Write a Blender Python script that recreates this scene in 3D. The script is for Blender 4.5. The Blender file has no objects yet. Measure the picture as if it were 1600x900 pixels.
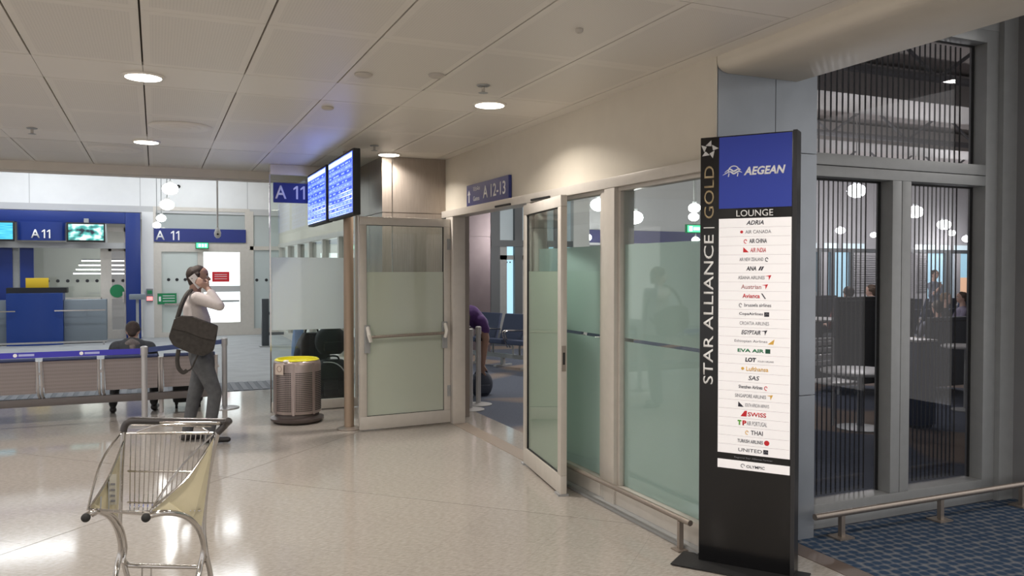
import bpy, bmesh, math, random
import numpy as np
from mathutils import Vector, Matrix
random.seed(4)
C = bpy.context.scene.collection
scene = bpy.context.scene

# ------------------------------------------------------------------ camera
CH, FPX, HY = 1.68, 1270.0, 422.0
YAW = math.atan(557/FPX); PIT = math.atan(28/FPX)
FW = Vector((math.sin(YAW)*math.cos(PIT), math.cos(YAW)*math.cos(PIT), -math.sin(PIT)))
RT = Vector((math.cos(YAW), -math.sin(YAW), 0))
UP = RT.cross(FW)
cam = bpy.data.objects.new('camera', bpy.data.cameras.new('camera'))
C.objects.link(cam)
cam.matrix_world = Matrix(((RT.x, UP.x, -FW.x, 0), (RT.y, UP.y, -FW.y, 0), (RT.z, UP.z, -FW.z, CH), (0, 0, 0, 1)))
cam.data.sensor_width = 36; cam.data.lens = FPX/1600*36; cam.data.clip_start = .05; cam.data.clip_end = 200
scene.camera = cam

def pray(px, py): return FW + RT*((px-800)/FPX) + UP*((450-py)/FPX)
def atx(X, px, py):
    r = pray(px, py); k = X/r.x; return Vector((X, r.y*k, CH+r.z*k))
def aty(Y, px, py):
    r = pray(px, py); k = Y/r.y; return Vector((r.x*k, Y, CH+r.z*k))
def atz(Z, px, py):
    r = pray(px, py); k = (Z-CH)/r.z; return Vector((r.x*k, r.y*k, Z))
def atd(d, px, py): return Vector((0, 0, CH)) + pray(px, py)*d

# ------------------------------------------------------------------ world, exposure
w = bpy.data.worlds.new('world'); scene.world = w; w.use_nodes = True
w.node_tree.nodes['Background'].inputs[0].default_value = (1, .97, .95, 1)
w.node_tree.nodes['Background'].inputs[1].default_value = .88
scene.view_settings.view_transform = 'Standard'; scene.view_settings.look = 'None'
scene.view_settings.gamma = 1; scene.view_settings.exposure = 0.12
scene.view_settings.use_curve_mapping = False
cy = scene.cycles
cy.use_denoising = True; cy.max_bounces = 9; cy.transparent_max_bounces = 24; cy.diffuse_bounces = 4
cy.glossy_bounces = 4; cy.sample_clamp_indirect = 4; cy.caustics_reflective = False; cy.caustics_refractive = False

WARM = (1, .93, .85); COOL = (.93, .97, 1)
def area(loc, size, power, col, sizey=None, rot=(0, 0, 0), spread=180, shape='RECTANGLE'):
    l = bpy.data.lights.new('lamp_or_fill_light', 'AREA'); l.shape = shape; l.size = size
    if shape == 'RECTANGLE': l.size_y = sizey or size
    l.energy = power; l.color = col; l.spread = math.radians(spread)
    o = bpy.data.objects.new('lamp_or_fill_light', l); o.location = loc; o.rotation_euler = rot; C.objects.link(o); return o
# unseen area lights added to brighten the tall hall, gate area and concourse
for x in (-6, -2.5, 1): 
    for y in (13.5, 17, 20.5): area((x, y, 4.5), 1.6, 38, COOL, .3)
area((-2.5, 20.2, 4.5), 8, 60, COOL, .5, rot=(math.radians(25), 0, 0))
for x, y in ((4.6, 10.5),): area((x, y, 4.4), 1.2, 70, (1, .96, .9), .3)
for x in (-2, 1.5):
    for y in (-3.5, -.8): area((x, y, 2.9), .5, 16, WARM)
area((4.3, -1.2, 3.8), .6, 60, (1, .95, .9)); area((8.4, 2.0, 3.8), .5, 40, (1, .95, .9))  # added right bay lights, placed where the glazing does not mirror them

# ------------------------------------------------------------------ materials
MATS = {}
def mat(name, col, rough=.5, metal=0, spec=.5, emis=None, estr=0, coat=0, noise=0, nscale=30, bump=0, stretch=None, randtone=0):
    if name in MATS: return MATS[name]
    m = bpy.data.materials.new(name); m.use_nodes = True; n = m.node_tree; b = n.nodes['Principled BSDF']
    b.inputs['Base Color'].default_value = (*col, 1); b.inputs['Roughness'].default_value = rough
    b.inputs['Metallic'].default_value = metal; b.inputs['Specular IOR Level'].default_value = spec
    b.inputs['Coat Weight'].default_value = coat
    if emis: b.inputs['Emission Color'].default_value = (*emis, 1); b.inputs['Emission Strength'].default_value = estr
    if noise or bump or randtone:
        tc = n.nodes.new('ShaderNodeTexCoord'); mp = n.nodes.new('ShaderNodeMapping')
        if stretch: mp.inputs['Scale'].default_value = stretch
        nz = n.nodes.new('ShaderNodeTexNoise'); nz.inputs['Scale'].default_value = nscale; nz.inputs['Detail'].default_value = 5
        n.links.new(tc.outputs['Object'], mp.inputs[0]); n.links.new(mp.outputs[0], nz.inputs['Vector'])
        mr = n.nodes.new('ShaderNodeMapRange'); mr.inputs[1].default_value = .3; mr.inputs[2].default_value = .7
        mr.inputs[3].default_value = 1-noise; mr.inputs[4].default_value = 1+noise
        n.links.new(nz.outputs[0], mr.inputs[0])
        mx = n.nodes.new('ShaderNodeVectorMath'); mx.operation = 'SCALE'; mx.inputs[0].default_value = col
        last = mr.outputs[0]
        if randtone:
            oi = n.nodes.new('ShaderNodeObjectInfo'); r2 = n.nodes.new('ShaderNodeMapRange')
            r2.inputs[3].default_value = 1-randtone; r2.inputs[4].default_value = 1+randtone
            mu = n.nodes.new('ShaderNodeMath'); mu.operation = 'MULTIPLY'
            n.links.new(oi.outputs['Random'], r2.inputs[0]); n.links.new(r2.outputs[0], mu.inputs[0]); n.links.new(last, mu.inputs[1]); last = mu.outputs[0]
        n.links.new(last, mx.inputs['Scale']); n.links.new(mx.outputs[0], b.inputs['Base Color'])
        if bump:
            bp = n.nodes.new('ShaderNodeBump'); bp.inputs['Strength'].default_value = bump; bp.inputs['Distance'].default_value = .004
            n.links.new(nz.outputs[0], bp.inputs['Height']); n.links.new(bp.outputs[0], b.inputs['Normal'])
    MATS[name] = m; return m

def glassmat(name, tint=(.93, .97, .96), refl=1.0, ior=1.5):
    m = bpy.data.materials.new(name); m.use_nodes = True; n = m.node_tree; n.nodes.clear()
    o = n.nodes.new('ShaderNodeOutputMaterial'); t = n.nodes.new('ShaderNodeBsdfTransparent'); g = n.nodes.new('ShaderNodeBsdfGlossy')
    t.inputs[0].default_value = (*tint, 1); g.inputs['Roughness'].default_value = .01
    f = n.nodes.new('ShaderNodeLayerWeight'); f.inputs[0].default_value = .5
    pw = n.nodes.new('ShaderNodeMath'); pw.operation = 'POWER'; pw.inputs[1].default_value = 4.5
    mu = n.nodes.new('ShaderNodeMath'); mu.operation = 'MULTIPLY_ADD'; mu.inputs[1].default_value = .75*refl; mu.inputs[2].default_value = .035*refl; mu.use_clamp = True
    mx = n.nodes.new('ShaderNodeMixShader')
    n.links.new(f.outputs['Facing'], pw.inputs[0]); n.links.new(pw.outputs[0], mu.inputs[0]); n.links.new(mu.outputs[0], mx.inputs[0]); n.links.new(t.outputs[0], mx.inputs[1])
    n.links.new(g.outputs[0], mx.inputs[2]); n.links.new(mx.outputs[0], o.inputs[0]); MATS[name] = m; return m
def frostmat(name, col, transp=.12, gloss=.06):
    m = bpy.data.materials.new(name); m.use_nodes = True; n = m.node_tree; n.nodes.clear()
    o = n.nodes.new('ShaderNodeOutputMaterial'); t = n.nodes.new('ShaderNodeBsdfTransparent'); t.inputs[0].default_value = (.9, .97, .93, 1)
    d = n.nodes.new('ShaderNodeBsdfDiffuse'); d.inputs[0].default_value = (*col, 1)
    tr = n.nodes.new('ShaderNodeBsdfTranslucent'); tr.inputs[0].default_value = (*col, 1)
    g = n.nodes.new('ShaderNodeBsdfGlossy'); g.inputs['Roughness'].default_value = .04
    m1 = n.nodes.new('ShaderNodeMixShader'); m1.inputs[0].default_value = .4
    m2 = n.nodes.new('ShaderNodeMixShader'); m2.inputs[0].default_value = transp
    m3 = n.nodes.new('ShaderNodeMixShader'); m3.inputs[0].default_value = gloss
    n.links.new(d.outputs[0], m1.inputs[1]); n.links.new(tr.outputs[0], m1.inputs[2])
    n.links.new(m1.outputs[0], m2.inputs[1]); n.links.new(t.outputs[0], m2.inputs[2])
    n.links.new(m2.outputs[0], m3.inputs[1]); n.links.new(g.outputs[0], m3.inputs[2]); n.links.new(m3.outputs[0], o.inputs[0])
    MATS[name] = m; return m
def emat(name, col, s):
    return mat(name, (.02, .02, .02), .4, emis=col, estr=s)

alu = mat('aluminium', (.62, .58, .53), .38, .25, noise=.03, nscale=14)
alu_grey = mat('grey_frame', (.36, .37, .375), .45, .2, noise=.04, nscale=14)
steel = mat('brushed_steel', (.36, .31, .27), .40, .75, noise=.07, nscale=9, stretch=(8, 8, .6))
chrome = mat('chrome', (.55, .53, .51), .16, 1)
cream = mat('cream_paint', (.64, .59, .505), .55, noise=.02, nscale=6)
white_wall = mat('white_wall', (.74, .74, .74), .6, noise=.02, nscale=4)
blackp = mat('black_gloss', (.006, .006, .007), .22)
blackm = mat('black_matte', (.012, .012, .013), .6)
navy = mat('sign_blue', (.022, .035, .19), .4)
blue = mat('portal_blue', (.010, .032, .19), .35)
whiteink = mat('white_ink', (.85, .85, .85), .5, emis=(1, 1, 1), estr=0)
greyink = mat('grey_ink', (.22, .22, .24), .5)
darkink = mat('dark_ink', (.03, .03, .045), .5)
redink = mat('red_ink', (.62, .02, .03), .5)
greenink = mat('green_ink', (.01, .22, .08), .5)
goldink = mat('gold_ink', (.75, .45, .08), .5)
brassink = mat('brass_lettering', (.42, .33, .20), .35, .5)
rubber = mat('rubber', (.015, .015, .015), .7)
glass = glassmat('clear_glass')
glass_dark = glassmat('lounge_glass', (.80, .80, .83), 1.0)
frost = frostmat('frosted_film', (.74, .84, .82), .12)
frost_leaf = frostmat('frosted_leaf_film', (.78, .82, .72), .20)
frost_grey = frostmat('frosted_grey_film', (.80, .86, .88), .08)

def marble():
    m = bpy.data.materials.new('marble'); m.use_nodes = True; n = m.node_tree; b = n.nodes['Principled BSDF']
    tc = n.nodes.new('ShaderNodeNewGeometry'); mp = n.nodes.new('ShaderNodeMapping'); mp.inputs['Rotation'].default_value = (0, 0, .45); mp.inputs['Scale'].default_value = (16, 60, 6)
    nz = n.nodes.new('ShaderNodeTexNoise'); nz.inputs['Scale'].default_value = 1.6; nz.inputs['Detail'].default_value = 7; nz.inputs['Roughness'].default_value = .65
    cr = n.nodes.new('ShaderNodeValToRGB'); e = cr.color_ramp.elements
    e[0].position = .32; e[0].color = (.29, .262, .232, 1); e[1].position = .68; e[1].color = (.46, .425, .385, 1)
    oi = n.nodes.new('ShaderNodeObjectInfo'); r2 = n.nodes.new('ShaderNodeMapRange'); r2.inputs[3].default_value = .985; r2.inputs[4].default_value = 1.015
    mx = n.nodes.new('ShaderNodeVectorMath'); mx.operation = 'SCALE'
    n.links.new(tc.outputs['Position'], mp.inputs[0]); n.links.new(mp.outputs[0], nz.inputs['Vector']); n.links.new(nz.outputs[0], cr.inputs[0])
    n.links.new(oi.outputs['Random'], r2.inputs[0]); n.links.new(cr.outputs[0], mx.inputs[0]); n.links.new(r2.outputs[0], mx.inputs['Scale'])
    n.links.new(mx.outputs[0], b.inputs['Base Color']); b.inputs['Roughness'].default_value = .10; b.inputs['Specular IOR Level'].default_value = .34
    MATS['marble'] = m; return m
marblem = marble()
joint = mat('floor_joint', (.20, .16, .13), .7)
def ceiling_mat():
    m = bpy.data.materials.new('perforated_panel'); m.use_nodes = True; n = m.node_tree; b = n.nodes['Principled BSDF']
    tc = n.nodes.new('ShaderNodeTexCoord'); sp = n.nodes.new('ShaderNodeSeparateXYZ'); n.links.new(tc.outputs['Object'], sp.inputs[0])
    def M(op, a, bb=None):
        k = n.nodes.new('ShaderNodeMath'); k.operation = op
        for i, v in enumerate((a, bb)):
            if v is None: continue
            if isinstance(v, (int, float)): k.inputs[i].default_value = v
            else: n.links.new(v, k.inputs[i])
        return k.outputs[0]
    ins = M('MULTIPLY', M('LESS_THAN', M('ABSOLUTE', sp.outputs[0]), .25), M('LESS_THAN', M('ABSOLUTE', sp.outputs[1]), .51))
    dots = M('MULTIPLY', M('GREATER_THAN', M('SINE', M('MULTIPLY', sp.outputs[0], 420)), .1), M('GREATER_THAN', M('SINE', M('MULTIPLY', sp.outputs[1], 420)), .1))
    v = M('SUBTRACT', 1.0, M('MULTIPLY', ins, M('ADD', .05, M('MULTIPLY', dots, .10))))
    mx = n.nodes.new('ShaderNodeVectorMath'); mx.operation = 'SCALE'; mx.inputs[0].default_value = (.76, .72, .66)
    n.links.new(v, mx.inputs['Scale']); n.links.new(mx.outputs[0], b.inputs['Base Color']); b.inputs['Roughness'].default_value = .42
    return m
perf = ceiling_mat()
plain_panel = mat('plain_panel', (.77, .73, .67), .4)
def carpet_mat(name, ca, cb, cc=None, kind='weave'):
    m = bpy.data.materials.new(name); m.use_nodes = True; n = m.node_tree; b = n.nodes['Principled BSDF']
    g = n.nodes.new('ShaderNodeNewGeometry'); mp = n.nodes.new('ShaderNodeMapping'); mp.inputs['Rotation'].default_value = (0, 0, .1)
    n.links.new(g.outputs['Position'], mp.inputs[0])
    if kind == 'weave':
        ck = n.nodes.new('ShaderNodeTexVoronoi'); ck.inputs['Scale'].default_value = 15; ck.inputs['Randomness'].default_value = .25
        n.links.new(mp.outputs[0], ck.inputs['Vector']); fac = ck.outputs['Distance']
    else:
        ck = n.nodes.new('ShaderNodeTexNoise'); ck.inputs['Scale'].default_value = .55; ck.inputs['Detail'].default_value = 1
        n.links.new(mp.outputs[0], ck.inputs['Vector']); fac = ck.outputs[0]
    cr = n.nodes.new('ShaderNodeValToRGB'); e = cr.color_ramp.elements
    if kind == 'weave': e[0].position = .35; e[1].position = .62
    else: e[0].position = .52; e[1].position = .56
    e[0].color = (*ca, 1); e[1].color = (*cb, 1)
    nz = n.nodes.new('ShaderNodeTexNoise'); nz.inputs['Scale'].default_value = 60; mr = n.nodes.new('ShaderNodeMapRange'); mr.inputs[3].default_value = .7; mr.inputs[4].default_value = 1.3
    n.links.new(mp.outputs[0], nz.inputs['Vector']); n.links.new(nz.outputs[0], mr.inputs[0])
    mx = n.nodes.new('ShaderNodeVectorMath'); mx.operation = 'SCALE'
    n.links.new(fac, cr.inputs[0]); n.links.new(cr.outputs[0], mx.inputs[0]); n.links.new(mr.outputs[0], mx.inputs['Scale'])
    n.links.new(mx.outputs[0], b.inputs['Base Color']); b.inputs['Roughness'].default_value = .9; b.inputs['Specular IOR Level'].default_value = .15
    MATS[name] = m; return m
carpet_blue = carpet_mat('blue_carpet', (.035, .065, .12), (.19, .20, .22))
carpet_hall = carpet_mat('hall_carpet', (.105, .12, .16), (.25, .20, .17), kind='noise')
carpet_grey = mat('grey_carpet', (.33, .34, .35), .75, noise=.10, nscale=3)

# ------------------------------------------------------------------ object helpers
OFF = {}
def off_of(o): return OFF.get(o.name, Vector((0, 0, 0))) if o else Vector((0, 0, 0))
def tag(o, label, cat, group=None):
    o['label'] = label; o['category'] = cat
    if group: o['group'] = group
    return o
def thing(name, label, cat, loc=(0, 0, 0), group=None, rz=0):
    o = bpy.data.objects.new(name, None); C.objects.link(o); o.location = loc; o.rotation_euler = (0, 0, rz); o.empty_display_size = .1
    OFF[o.name] = Vector(loc) if rz == 0 else Vector((0, 0, 0))
    return tag(o, label, cat, group)
def link(name, me, parent=None, loc=None):
    o = bpy.data.objects.new(name, me); C.objects.link(o)
    if parent: o.parent = parent
    if loc is not None: o.location = loc
    OFF[o.name] = off_of(parent) + (Vector(loc) if loc is not None and not parent else Vector((0, 0, 0)))
    return o
def struct(o): o['kind'] = 'structure'; return o
def stuff(o): o['kind'] = 'stuff'; return o
class MB:
    def __init__(s): s.v = []; s.f = []; s.m = []; s.mi = 0
    def add(s, vs, fs):
        k = len(s.v); s.v += [tuple(v) for v in vs]; s.f += [tuple(i+k for i in f) for f in fs]; s.m += [s.mi]*len(fs); return s
    def box(s, x0, x1, y0, y1, z0, z1):
        vs = [(x, y, z) for z in (z0, z1) for y in (y0, y1) for x in (x0, x1)]
        return s.add(vs, [(0, 2, 3, 1), (4, 5, 7, 6), (0, 1, 5, 4), (2, 6, 7, 3), (0, 4, 6, 2), (1, 3, 7, 5)])
    def obox(s, o, a, b, c):   # corner o and three edge vectors
        o, a, b, c = map(Vector, (o, a, b, c)); vs = [o+a*i+b*j+c*k for k in (0, 1) for j in (0, 1) for i in (0, 1)]
        fs = [(0, 2, 3, 1), (4, 5, 7, 6), (0, 1, 5, 4), (2, 6, 7, 3), (0, 4, 6, 2), (1, 3, 7, 5)]
        if a.cross(b).dot(c) < 0: fs = [f[::-1] for f in fs]
        return s.add(vs, fs)
    def prism(s, pts, h):       # planar polygon extruded by vector h
        pts = [Vector(p) for p in pts]; h = Vector(h); n = len(pts); vs = pts+[p+h for p in pts]
        fs = [tuple(range(n))[::-1], tuple(range(n, 2*n))]+[(i, (i+1) % n, (i+1) % n+n, i+n) for i in range(n)]
        return s.add(vs, fs)
    def tube(s, pts, r, n=10, close=False):
        pts = [Vector(p) for p in pts]; N = len(pts); rs = r if isinstance(r, (list, tuple)) else [r]*N
        k = len(s.v); prev = None
        for i, p in enumerate(pts):
            t = (pts[(i+1) % N]-pts[i-1]) if close else (pts[min(i+1, N-1)]-pts[max(i-1, 0)])
            t.normalize()
            if prev is None:
                u = t.orthogonal().normalized()
            else:
                u = (prev-t*prev.dot(t)).normalized()
            prev = u; vv = t.cross(u)
            for j in range(n):
                a = 2*math.pi*j/n; s.v.append(tuple(p+(u*math.cos(a)+vv*math.sin(a))*rs[i]))
        for i in range(N if close else N-1):
            for j in range(n):
                a, b = k+i*n+j, k+i*n+(j+1) % n; c, d = k+((i+1) % N)*n+(j+1) % n, k+((i+1) % N)*n+j
                s.f.append((a, b, c, d)); s.m.append(s.mi)
        if not close:
            s.f.append(tuple(k+j for j in range(n))[::-1]); s.m.append(s.mi)
            s.f.append(tuple(k+(N-1)*n+j for j in range(n))); s.m.append(s.mi)
        return s
    def lathe(s, c, prof, n=32, sx=1, sy=1):
        k = len(s.v); c = Vector(c)
        for r, z in prof:
            for j in range(n):
                a = 2*math.pi*j/n; s.v.append((c.x+r*math.cos(a)*sx, c.y+r*math.sin(a)*sy, c.z+z))
        for i in range(len(prof)-1):
            for j in range(n):
                s.f.append((k+i*n+j, k+i*n+(j+1) % n, k+(i+1)*n+(j+1) % n, k+(i+1)*n+j)); s.m.append(s.mi)
        s.f.append(tuple(k+j for j in range(n))[::-1]); s.m.append(s.mi)
        s.f.append(tuple(k+(len(prof)-1)*n+j for j in range(n))); s.m.append(s.mi)
        return s
    def ball(s, c, r, n=12, sc=(1, 1, 1)):
        c = Vector(c); pr = [(max(r*math.sin(math.pi*i/n), 1e-5), -r*math.cos(math.pi*i/n)) for i in range(n+1)]
        k = len(s.v); s.lathe((0, 0, 0), pr, n*2)
        for i in range(k, len(s.v)):
            v = s.v[i]; s.v[i] = (c.x+v[0]*sc[0], c.y+v[1]*sc[1], c.z+v[2]*sc[2])
        return s
    def mesh(s, name, mats, off=Vector((0, 0, 0)), smooth=False, bevel=0):
        me = bpy.data.meshes.new(name); me.from_pydata([tuple(Vector(v)-off) for v in s.v], [], s.f)
        for m in (mats if isinstance(mats, (list, tuple)) else [mats]): me.materials.append(m)
        me.polygons.foreach_set('material_index', s.m)
        me.validate()
        bm = bmesh.new(); bm.from_mesh(me); bmesh.ops.recalc_face_normals(bm, faces=bm.faces)
        if bevel:
            ed = [e for e in bm.edges if len(e.link_faces) == 2 and e.calc_face_angle(0) > .6]
            bmesh.ops.bevel(bm, geom=ed, offset=bevel, segments=2, profile=.6, affect='EDGES', clamp_overlap=True)
        bm.to_mesh(me); bm.free()
        if smooth:
            me.polygons.foreach_set('use_smooth', [True]*len(me.polygons))
            try: me.set_sharp_from_angle(angle=math.radians(38))
            except Exception: pass
        me.update(); return me
    def build(s, name, mats, parent=None, smooth=False, bevel=0, loc=None):
        if parent: return link(name, s.mesh(name, mats, off_of(parent), smooth, bevel), parent)
        off = Vector(loc) if loc is not None else Vector((0, 0, 0))
        return link(name, s.mesh(name, mats, off, smooth, bevel), None, off)
def box(name, m, x0, x1, y0, y1, z0, z1, parent=None, bevel=0):
    return MB().box(min(x0, x1), max(x0, x1), min(y0, y1), max(y0, y1), min(z0, z1), max(z0, z1)).build(name, m, parent, bevel=bevel, smooth=bevel > 0)
def curve(pts, sub=6):       # Catmull-Rom
    P = [Vector(p) for p in pts]; out = []
    for i in range(len(P)-1):
        a, b, c, d = P[max(i-1, 0)], P[i], P[i+1], P[min(i+2, len(P)-1)]
        for k in range(sub):
            t = k/sub; out.append(.5*((2*b)+(c-a)*t+(2*a-5*b+4*c-d)*t*t+(3*b-a-3*c+d)*t**3))
    return out+[P[-1]]
def dup(root, loc, rz=0, label=None, group=None):
    r = root.copy(); C.objects.link(r); r.location = loc; r.rotation_euler = (0, 0, rz)
    if label: r['label'] = label
    if group: r['group'] = group
    for ch in list(root.children):
        c = ch.copy(); C.objects.link(c); c.parent = r
        for g in list(ch.children):
            d = g.copy(); C.objects.link(d); d.parent = c
    return r

def text(name, body, m, parent, org, right, up, width=None, height=None, bold=0, shear=0, extrude=.001, align='L', label=None):
    """flat lettering; org = lower-left corner (or lower centre) of the ink box"""
    cu = bpy.data.curves.new(name, 'FONT'); cu.body = body; cu.size = 1; cu.shear = shear; cu.offset = bold; cu.resolution_u = 3
    t = bpy.data.objects.new(name, cu); C.objects.link(t)
    dg = bpy.context.evaluated_depsgraph_get(); me = bpy.data.meshes.new_from_object(t.evaluated_get(dg))
    bpy.data.objects.remove(t); bpy.data.curves.remove(cu)
    n = len(me.vertices)
    if n == 0: return None
    co = np.empty(n*3); me.vertices.foreach_get('co', co); co = co.reshape(-1, 3)
    mn = co.min(0); mx = co.max(0); w0, h0 = mx[0]-mn[0], mx[1]-mn[1]
    sx = width/w0 if width else None; sy = height/h0 if height else None
    if sx is None: sx = sy
    if sy is None: sy = sx
    R = Vector(right).normalized(); U = Vector(up).normalized(); N = R.cross(U); O = Vector(org)-off_of(parent)
    cx = (co[:, 0]-mn[0])*sx-(w0*sx/2 if align == 'C' else 0); cyy = (co[:, 1]-mn[1])*sy
    out = np.outer(cx, R)+np.outer(cyy, U)+np.array(O)[None, :]
    me.vertices.foreach_set('co', out.ravel())
    me.materials.clear(); me.materials.append(m)
    bm = bmesh.new(); bm.from_mesh(me); r = bmesh.ops.extrude_face_region(bm, geom=bm.faces[:])
    bmesh.ops.translate(bm, vec=N*extrude, verts=[g for g in r['geom'] if isinstance(g, bmesh.types.BMVert)])
    bmesh.ops.recalc_face_normals(bm, faces=bm.faces); bm.to_mesh(me); bm.free()
    o = link(name, me, parent)
    if label: o['label'] = label
    return o

def sign_11(pref, m, parent, org, right, up, h, wA, gap):
    """the letter A and two flagged figure ones"""
    org = Vector(org); right = Vector(right); up = Vector(up); N = right.cross(up)*.001
    text('lettering', pref, m, parent, org, right, up, height=h, width=wA, bold=.012)
    for i in range(2):
        o = org+right*(wA+gap+i*h*.52); P = lambda a, c: o+right*a*h+up*c*h
        MB().prism([P(.20, 0), P(.34, 0), P(.34, 1), P(.22, 1), P(.0, .82), P(.0, .68), P(.20, .80)], N).build('lettering', m, parent)

# ================================================================== SETTING
# ---- floor: a slab whose marble tiles lie diagonally, tile by tile where the photograph shows them
YF0, YF1, XF0, XF1 = 2.9, 11.8, -2.6, 3.46
fl = struct(MB().box(-9, 3.46, -6, 11.8, -.2, -.012).box(3.46, 9, -6, -2.5, -.2, -.012).build('floor', joint))
def clip(poly, ax, v, sgn):
    out = []
    for i in range(len(poly)):
        a, b = poly[i-1], poly[i]; ia = (a[ax]-v)*sgn >= -1e-9; ib = (b[ax]-v)*sgn >= -1e-9
        if ia != ib:
            t = (v-a[ax])/(b[ax]-a[ax]); out.append((a[0]+(b[0]-a[0])*t, a[1]+(b[1]-a[1])*t))
        if ib: out.append(b)
    return out
S = .825; full = None; g = .0005
for i in range(-4, 18):
    for j in range(-4, 18):
        u0 = 7.45-9*S+i*S; v0 = 6.42-8*S+j*S          # u = x+y, v = y-x
        u1, v1 = u0+S, v0+S
        gu0 = .0042 if i == 9 else g; gu1 = .0042 if i == 8 else g; gv0 = .0042 if j == 8 else g; gv1 = .0042 if j == 7 else g
        uv = [(u0+gu0, v0+gv0), (u1-gu1, v0+gv0), (u1-gu1, v1-gv1), (u0+gu0, v1-gv1)]
        p = [((u-v)/2, (u+v)/2) for u, v in uv]
        if max(a[0] for a in p) < XF0 or min(a[0] for a in p) > XF1 or max(a[1] for a in p) < YF0 or min(a[1] for a in p) > YF1: continue
        q = p
        for ax, v, sg in ((0, XF0, 1), (0, XF1, -1), (1, YF0, 1), (1, YF1, -1)): q = clip(q, ax, v, sg) if q else q
        if len(q) < 3: continue
        c = Vector((sum(a[0] for a in q)/len(q), sum(a[1] for a in q)/len(q), 0))
        me = MB().prism([(a[0]-c.x, a[1]-c.y, -.012) for a in q], (0, 0, .012)).mesh('tile', marblem)
        link('tile', me, fl, c)
r_ = MB(); r_.box(-9, XF0, -6, 11.8, -.012, 0).box(XF0, XF1, -6, YF0, -.012, 0).box(3.46, 9, -6, -2.5, -.012, 0)
stuff(r_.build('outlying_tiles', marblem, fl))
struct(box('floor', carpet_blue, 3.60, 9, -2.5, 3.98, -.2, .004))
struct(box('trim_1', mat('threshold_bronze', (.16, .12, .10), .45, .3), 3.46, 3.60, -2.5, 3.86, -.2, .003))
struct(box('floor', carpet_hall, 3.46, 32, 3.98, 20.2, -.2, -.002))
struct(box('floor', carpet_grey, -9, 3.46, 11.8, 22.3, -.2, -.002))
mt = struct(box('trim_2', mat('entrance_mat', (.14, .15, .17), .8), -3.5, 2.4, 11.85, 12.75, -.002, .004))
for i in range(45): link('mat_rib', bpy.data.meshes.get('mat_rib') or MB().box(-.035, .035, -.44, .44, 0, .006).mesh('mat_rib', mat('mat_rib', (.20, .21, .23), .8)), mt, (-3.4+i*.13, 12.3, .004))

# ---- ceiling: perforated metal panels in rows with plain service bands
ce = struct(box('ceiling', mat('ceiling_void', (.07, .06, .05), .8), -3.66, 3.0, -6, 10.7, 2.945, 3.05))
PX0 = -.06; MX = .588
pm_a = MB().box(-.289, .289, -.5685, .5685, 0, .02).mesh('panel', perf)
pm_c = MB().box(-.289, .289, -.4485, .4485, 0, .02).mesh('panel', perf)
pm_b = MB().box(-.2925, .2925, -.29, .29, 0, .02).mesh('band_panel', plain_panel)
rows = []
for k in (-1, 0, 1):
    b0 = 5.43+2.87*(k-0); rows.append((b0-2.28+.57, pm_a)); rows.append((b0-.57, pm_a)); rows.append((b0+.295, pm_b))
rows += [(8.9+.45, pm_c), (8.9+1.35, pm_c)]
for yy, me in rows:
    for i in range(-6, 5):
        link('panel' if me is not pm_b else 'band_panel', me, ce, (PX0+MX*(i+.5), yy, 2.922))
lastx = PX0+MX*5
stuff(MB().box(lastx+.004, 3.0, -6, 10.7, 2.922, 2.945).box(-3.66, lastx, -6, .24, 2.922, 2.945).box(-3.66, PX0-MX*6, .24, 10.7, 2.922, 2.945).build('edge_panel', plain_panel, ce))
struct(box('trim_3', cream, -3.66, 3.0, 10.7, 10.82, 2.82, 5.0))
struct(box('trim_4', alu, -3.66, 2.27, 10.82, 10.86, 2.80, 2.86))
# ---- right side: cream wall over the glass front, steel clad pier, soffit
wr = struct(MB().box(3.0, 3.3, 4.25, 8.70, 2.335, 3.05).box(2.996, 3.004, 3.874, 4.25, 2.335, 3.05).build('wall_right', cream))
sof = MB(); prof = [(3.0, 3.05), (3.0, 2.885), (3.012, 2.856), (3.04, 2.838), (3.08, 2.83), (3.60, 2.83), (3.64, 2.85), (3.64, 4.0), (3.0, 4.0)]
sof.prism([(x, 3.872, z) for x, z in prof], (0, -9.8, 0)); struct(sof.build('trim_5', cream, smooth=True))
pier = struct(box('wall_pier', mat('pier_cladding', (.36, .39, .43), .35, .55, noise=.05, nscale=5), 3.004, 3.768, 3.9, 4.03, -.05, 4.0))
pc = MATS['pier_cladding']
for z0, z1 in ((0, .9), (.905, 2.395), (2.40, 3.9)):
    box('cladding_panel', pc, 3.01, 3.435, 3.875, 3.9, z0, z1, pier); box('cladding_panel', pc, 3.44, 3.765, 3.875, 3.9, z0, z1, pier)
# lounge front wall above and to the right
lw = struct(box('wall_lounge', alu_grey, 3.768, 5.62, 4.0, 4.2, 3.40, 4.0))
rwp = struct(box('wall_return', mat('return_cladding', (.26, .26, .27), .5, .2, noise=.05, nscale=4), 5.75, 9, 3.80, 4.2, -.05, 4.6))
box('cladding_panel', MATS['return_cladding'], 5.74, 6.6, 3.77, 3.80, 0, 2.18, rwp); box('cladding_panel', MATS['return_cladding'], 5.74, 6.6, 3.77, 3.80, 2.19, 3.9, rwp)
struct(box('trim_6', alu_grey, 5.60, 5.75, 3.96, 4.2, -.05, 4.6))
struct(box('baseboard_right', blackm, 5.74, 9, 3.74, 3.77, .0, .10, None))
struct(box('ceiling', mat('dark_ceiling', (.10, .105, .10), .7), 3.64, 9, -6, 4.2, 3.9, 4.0))
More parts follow.
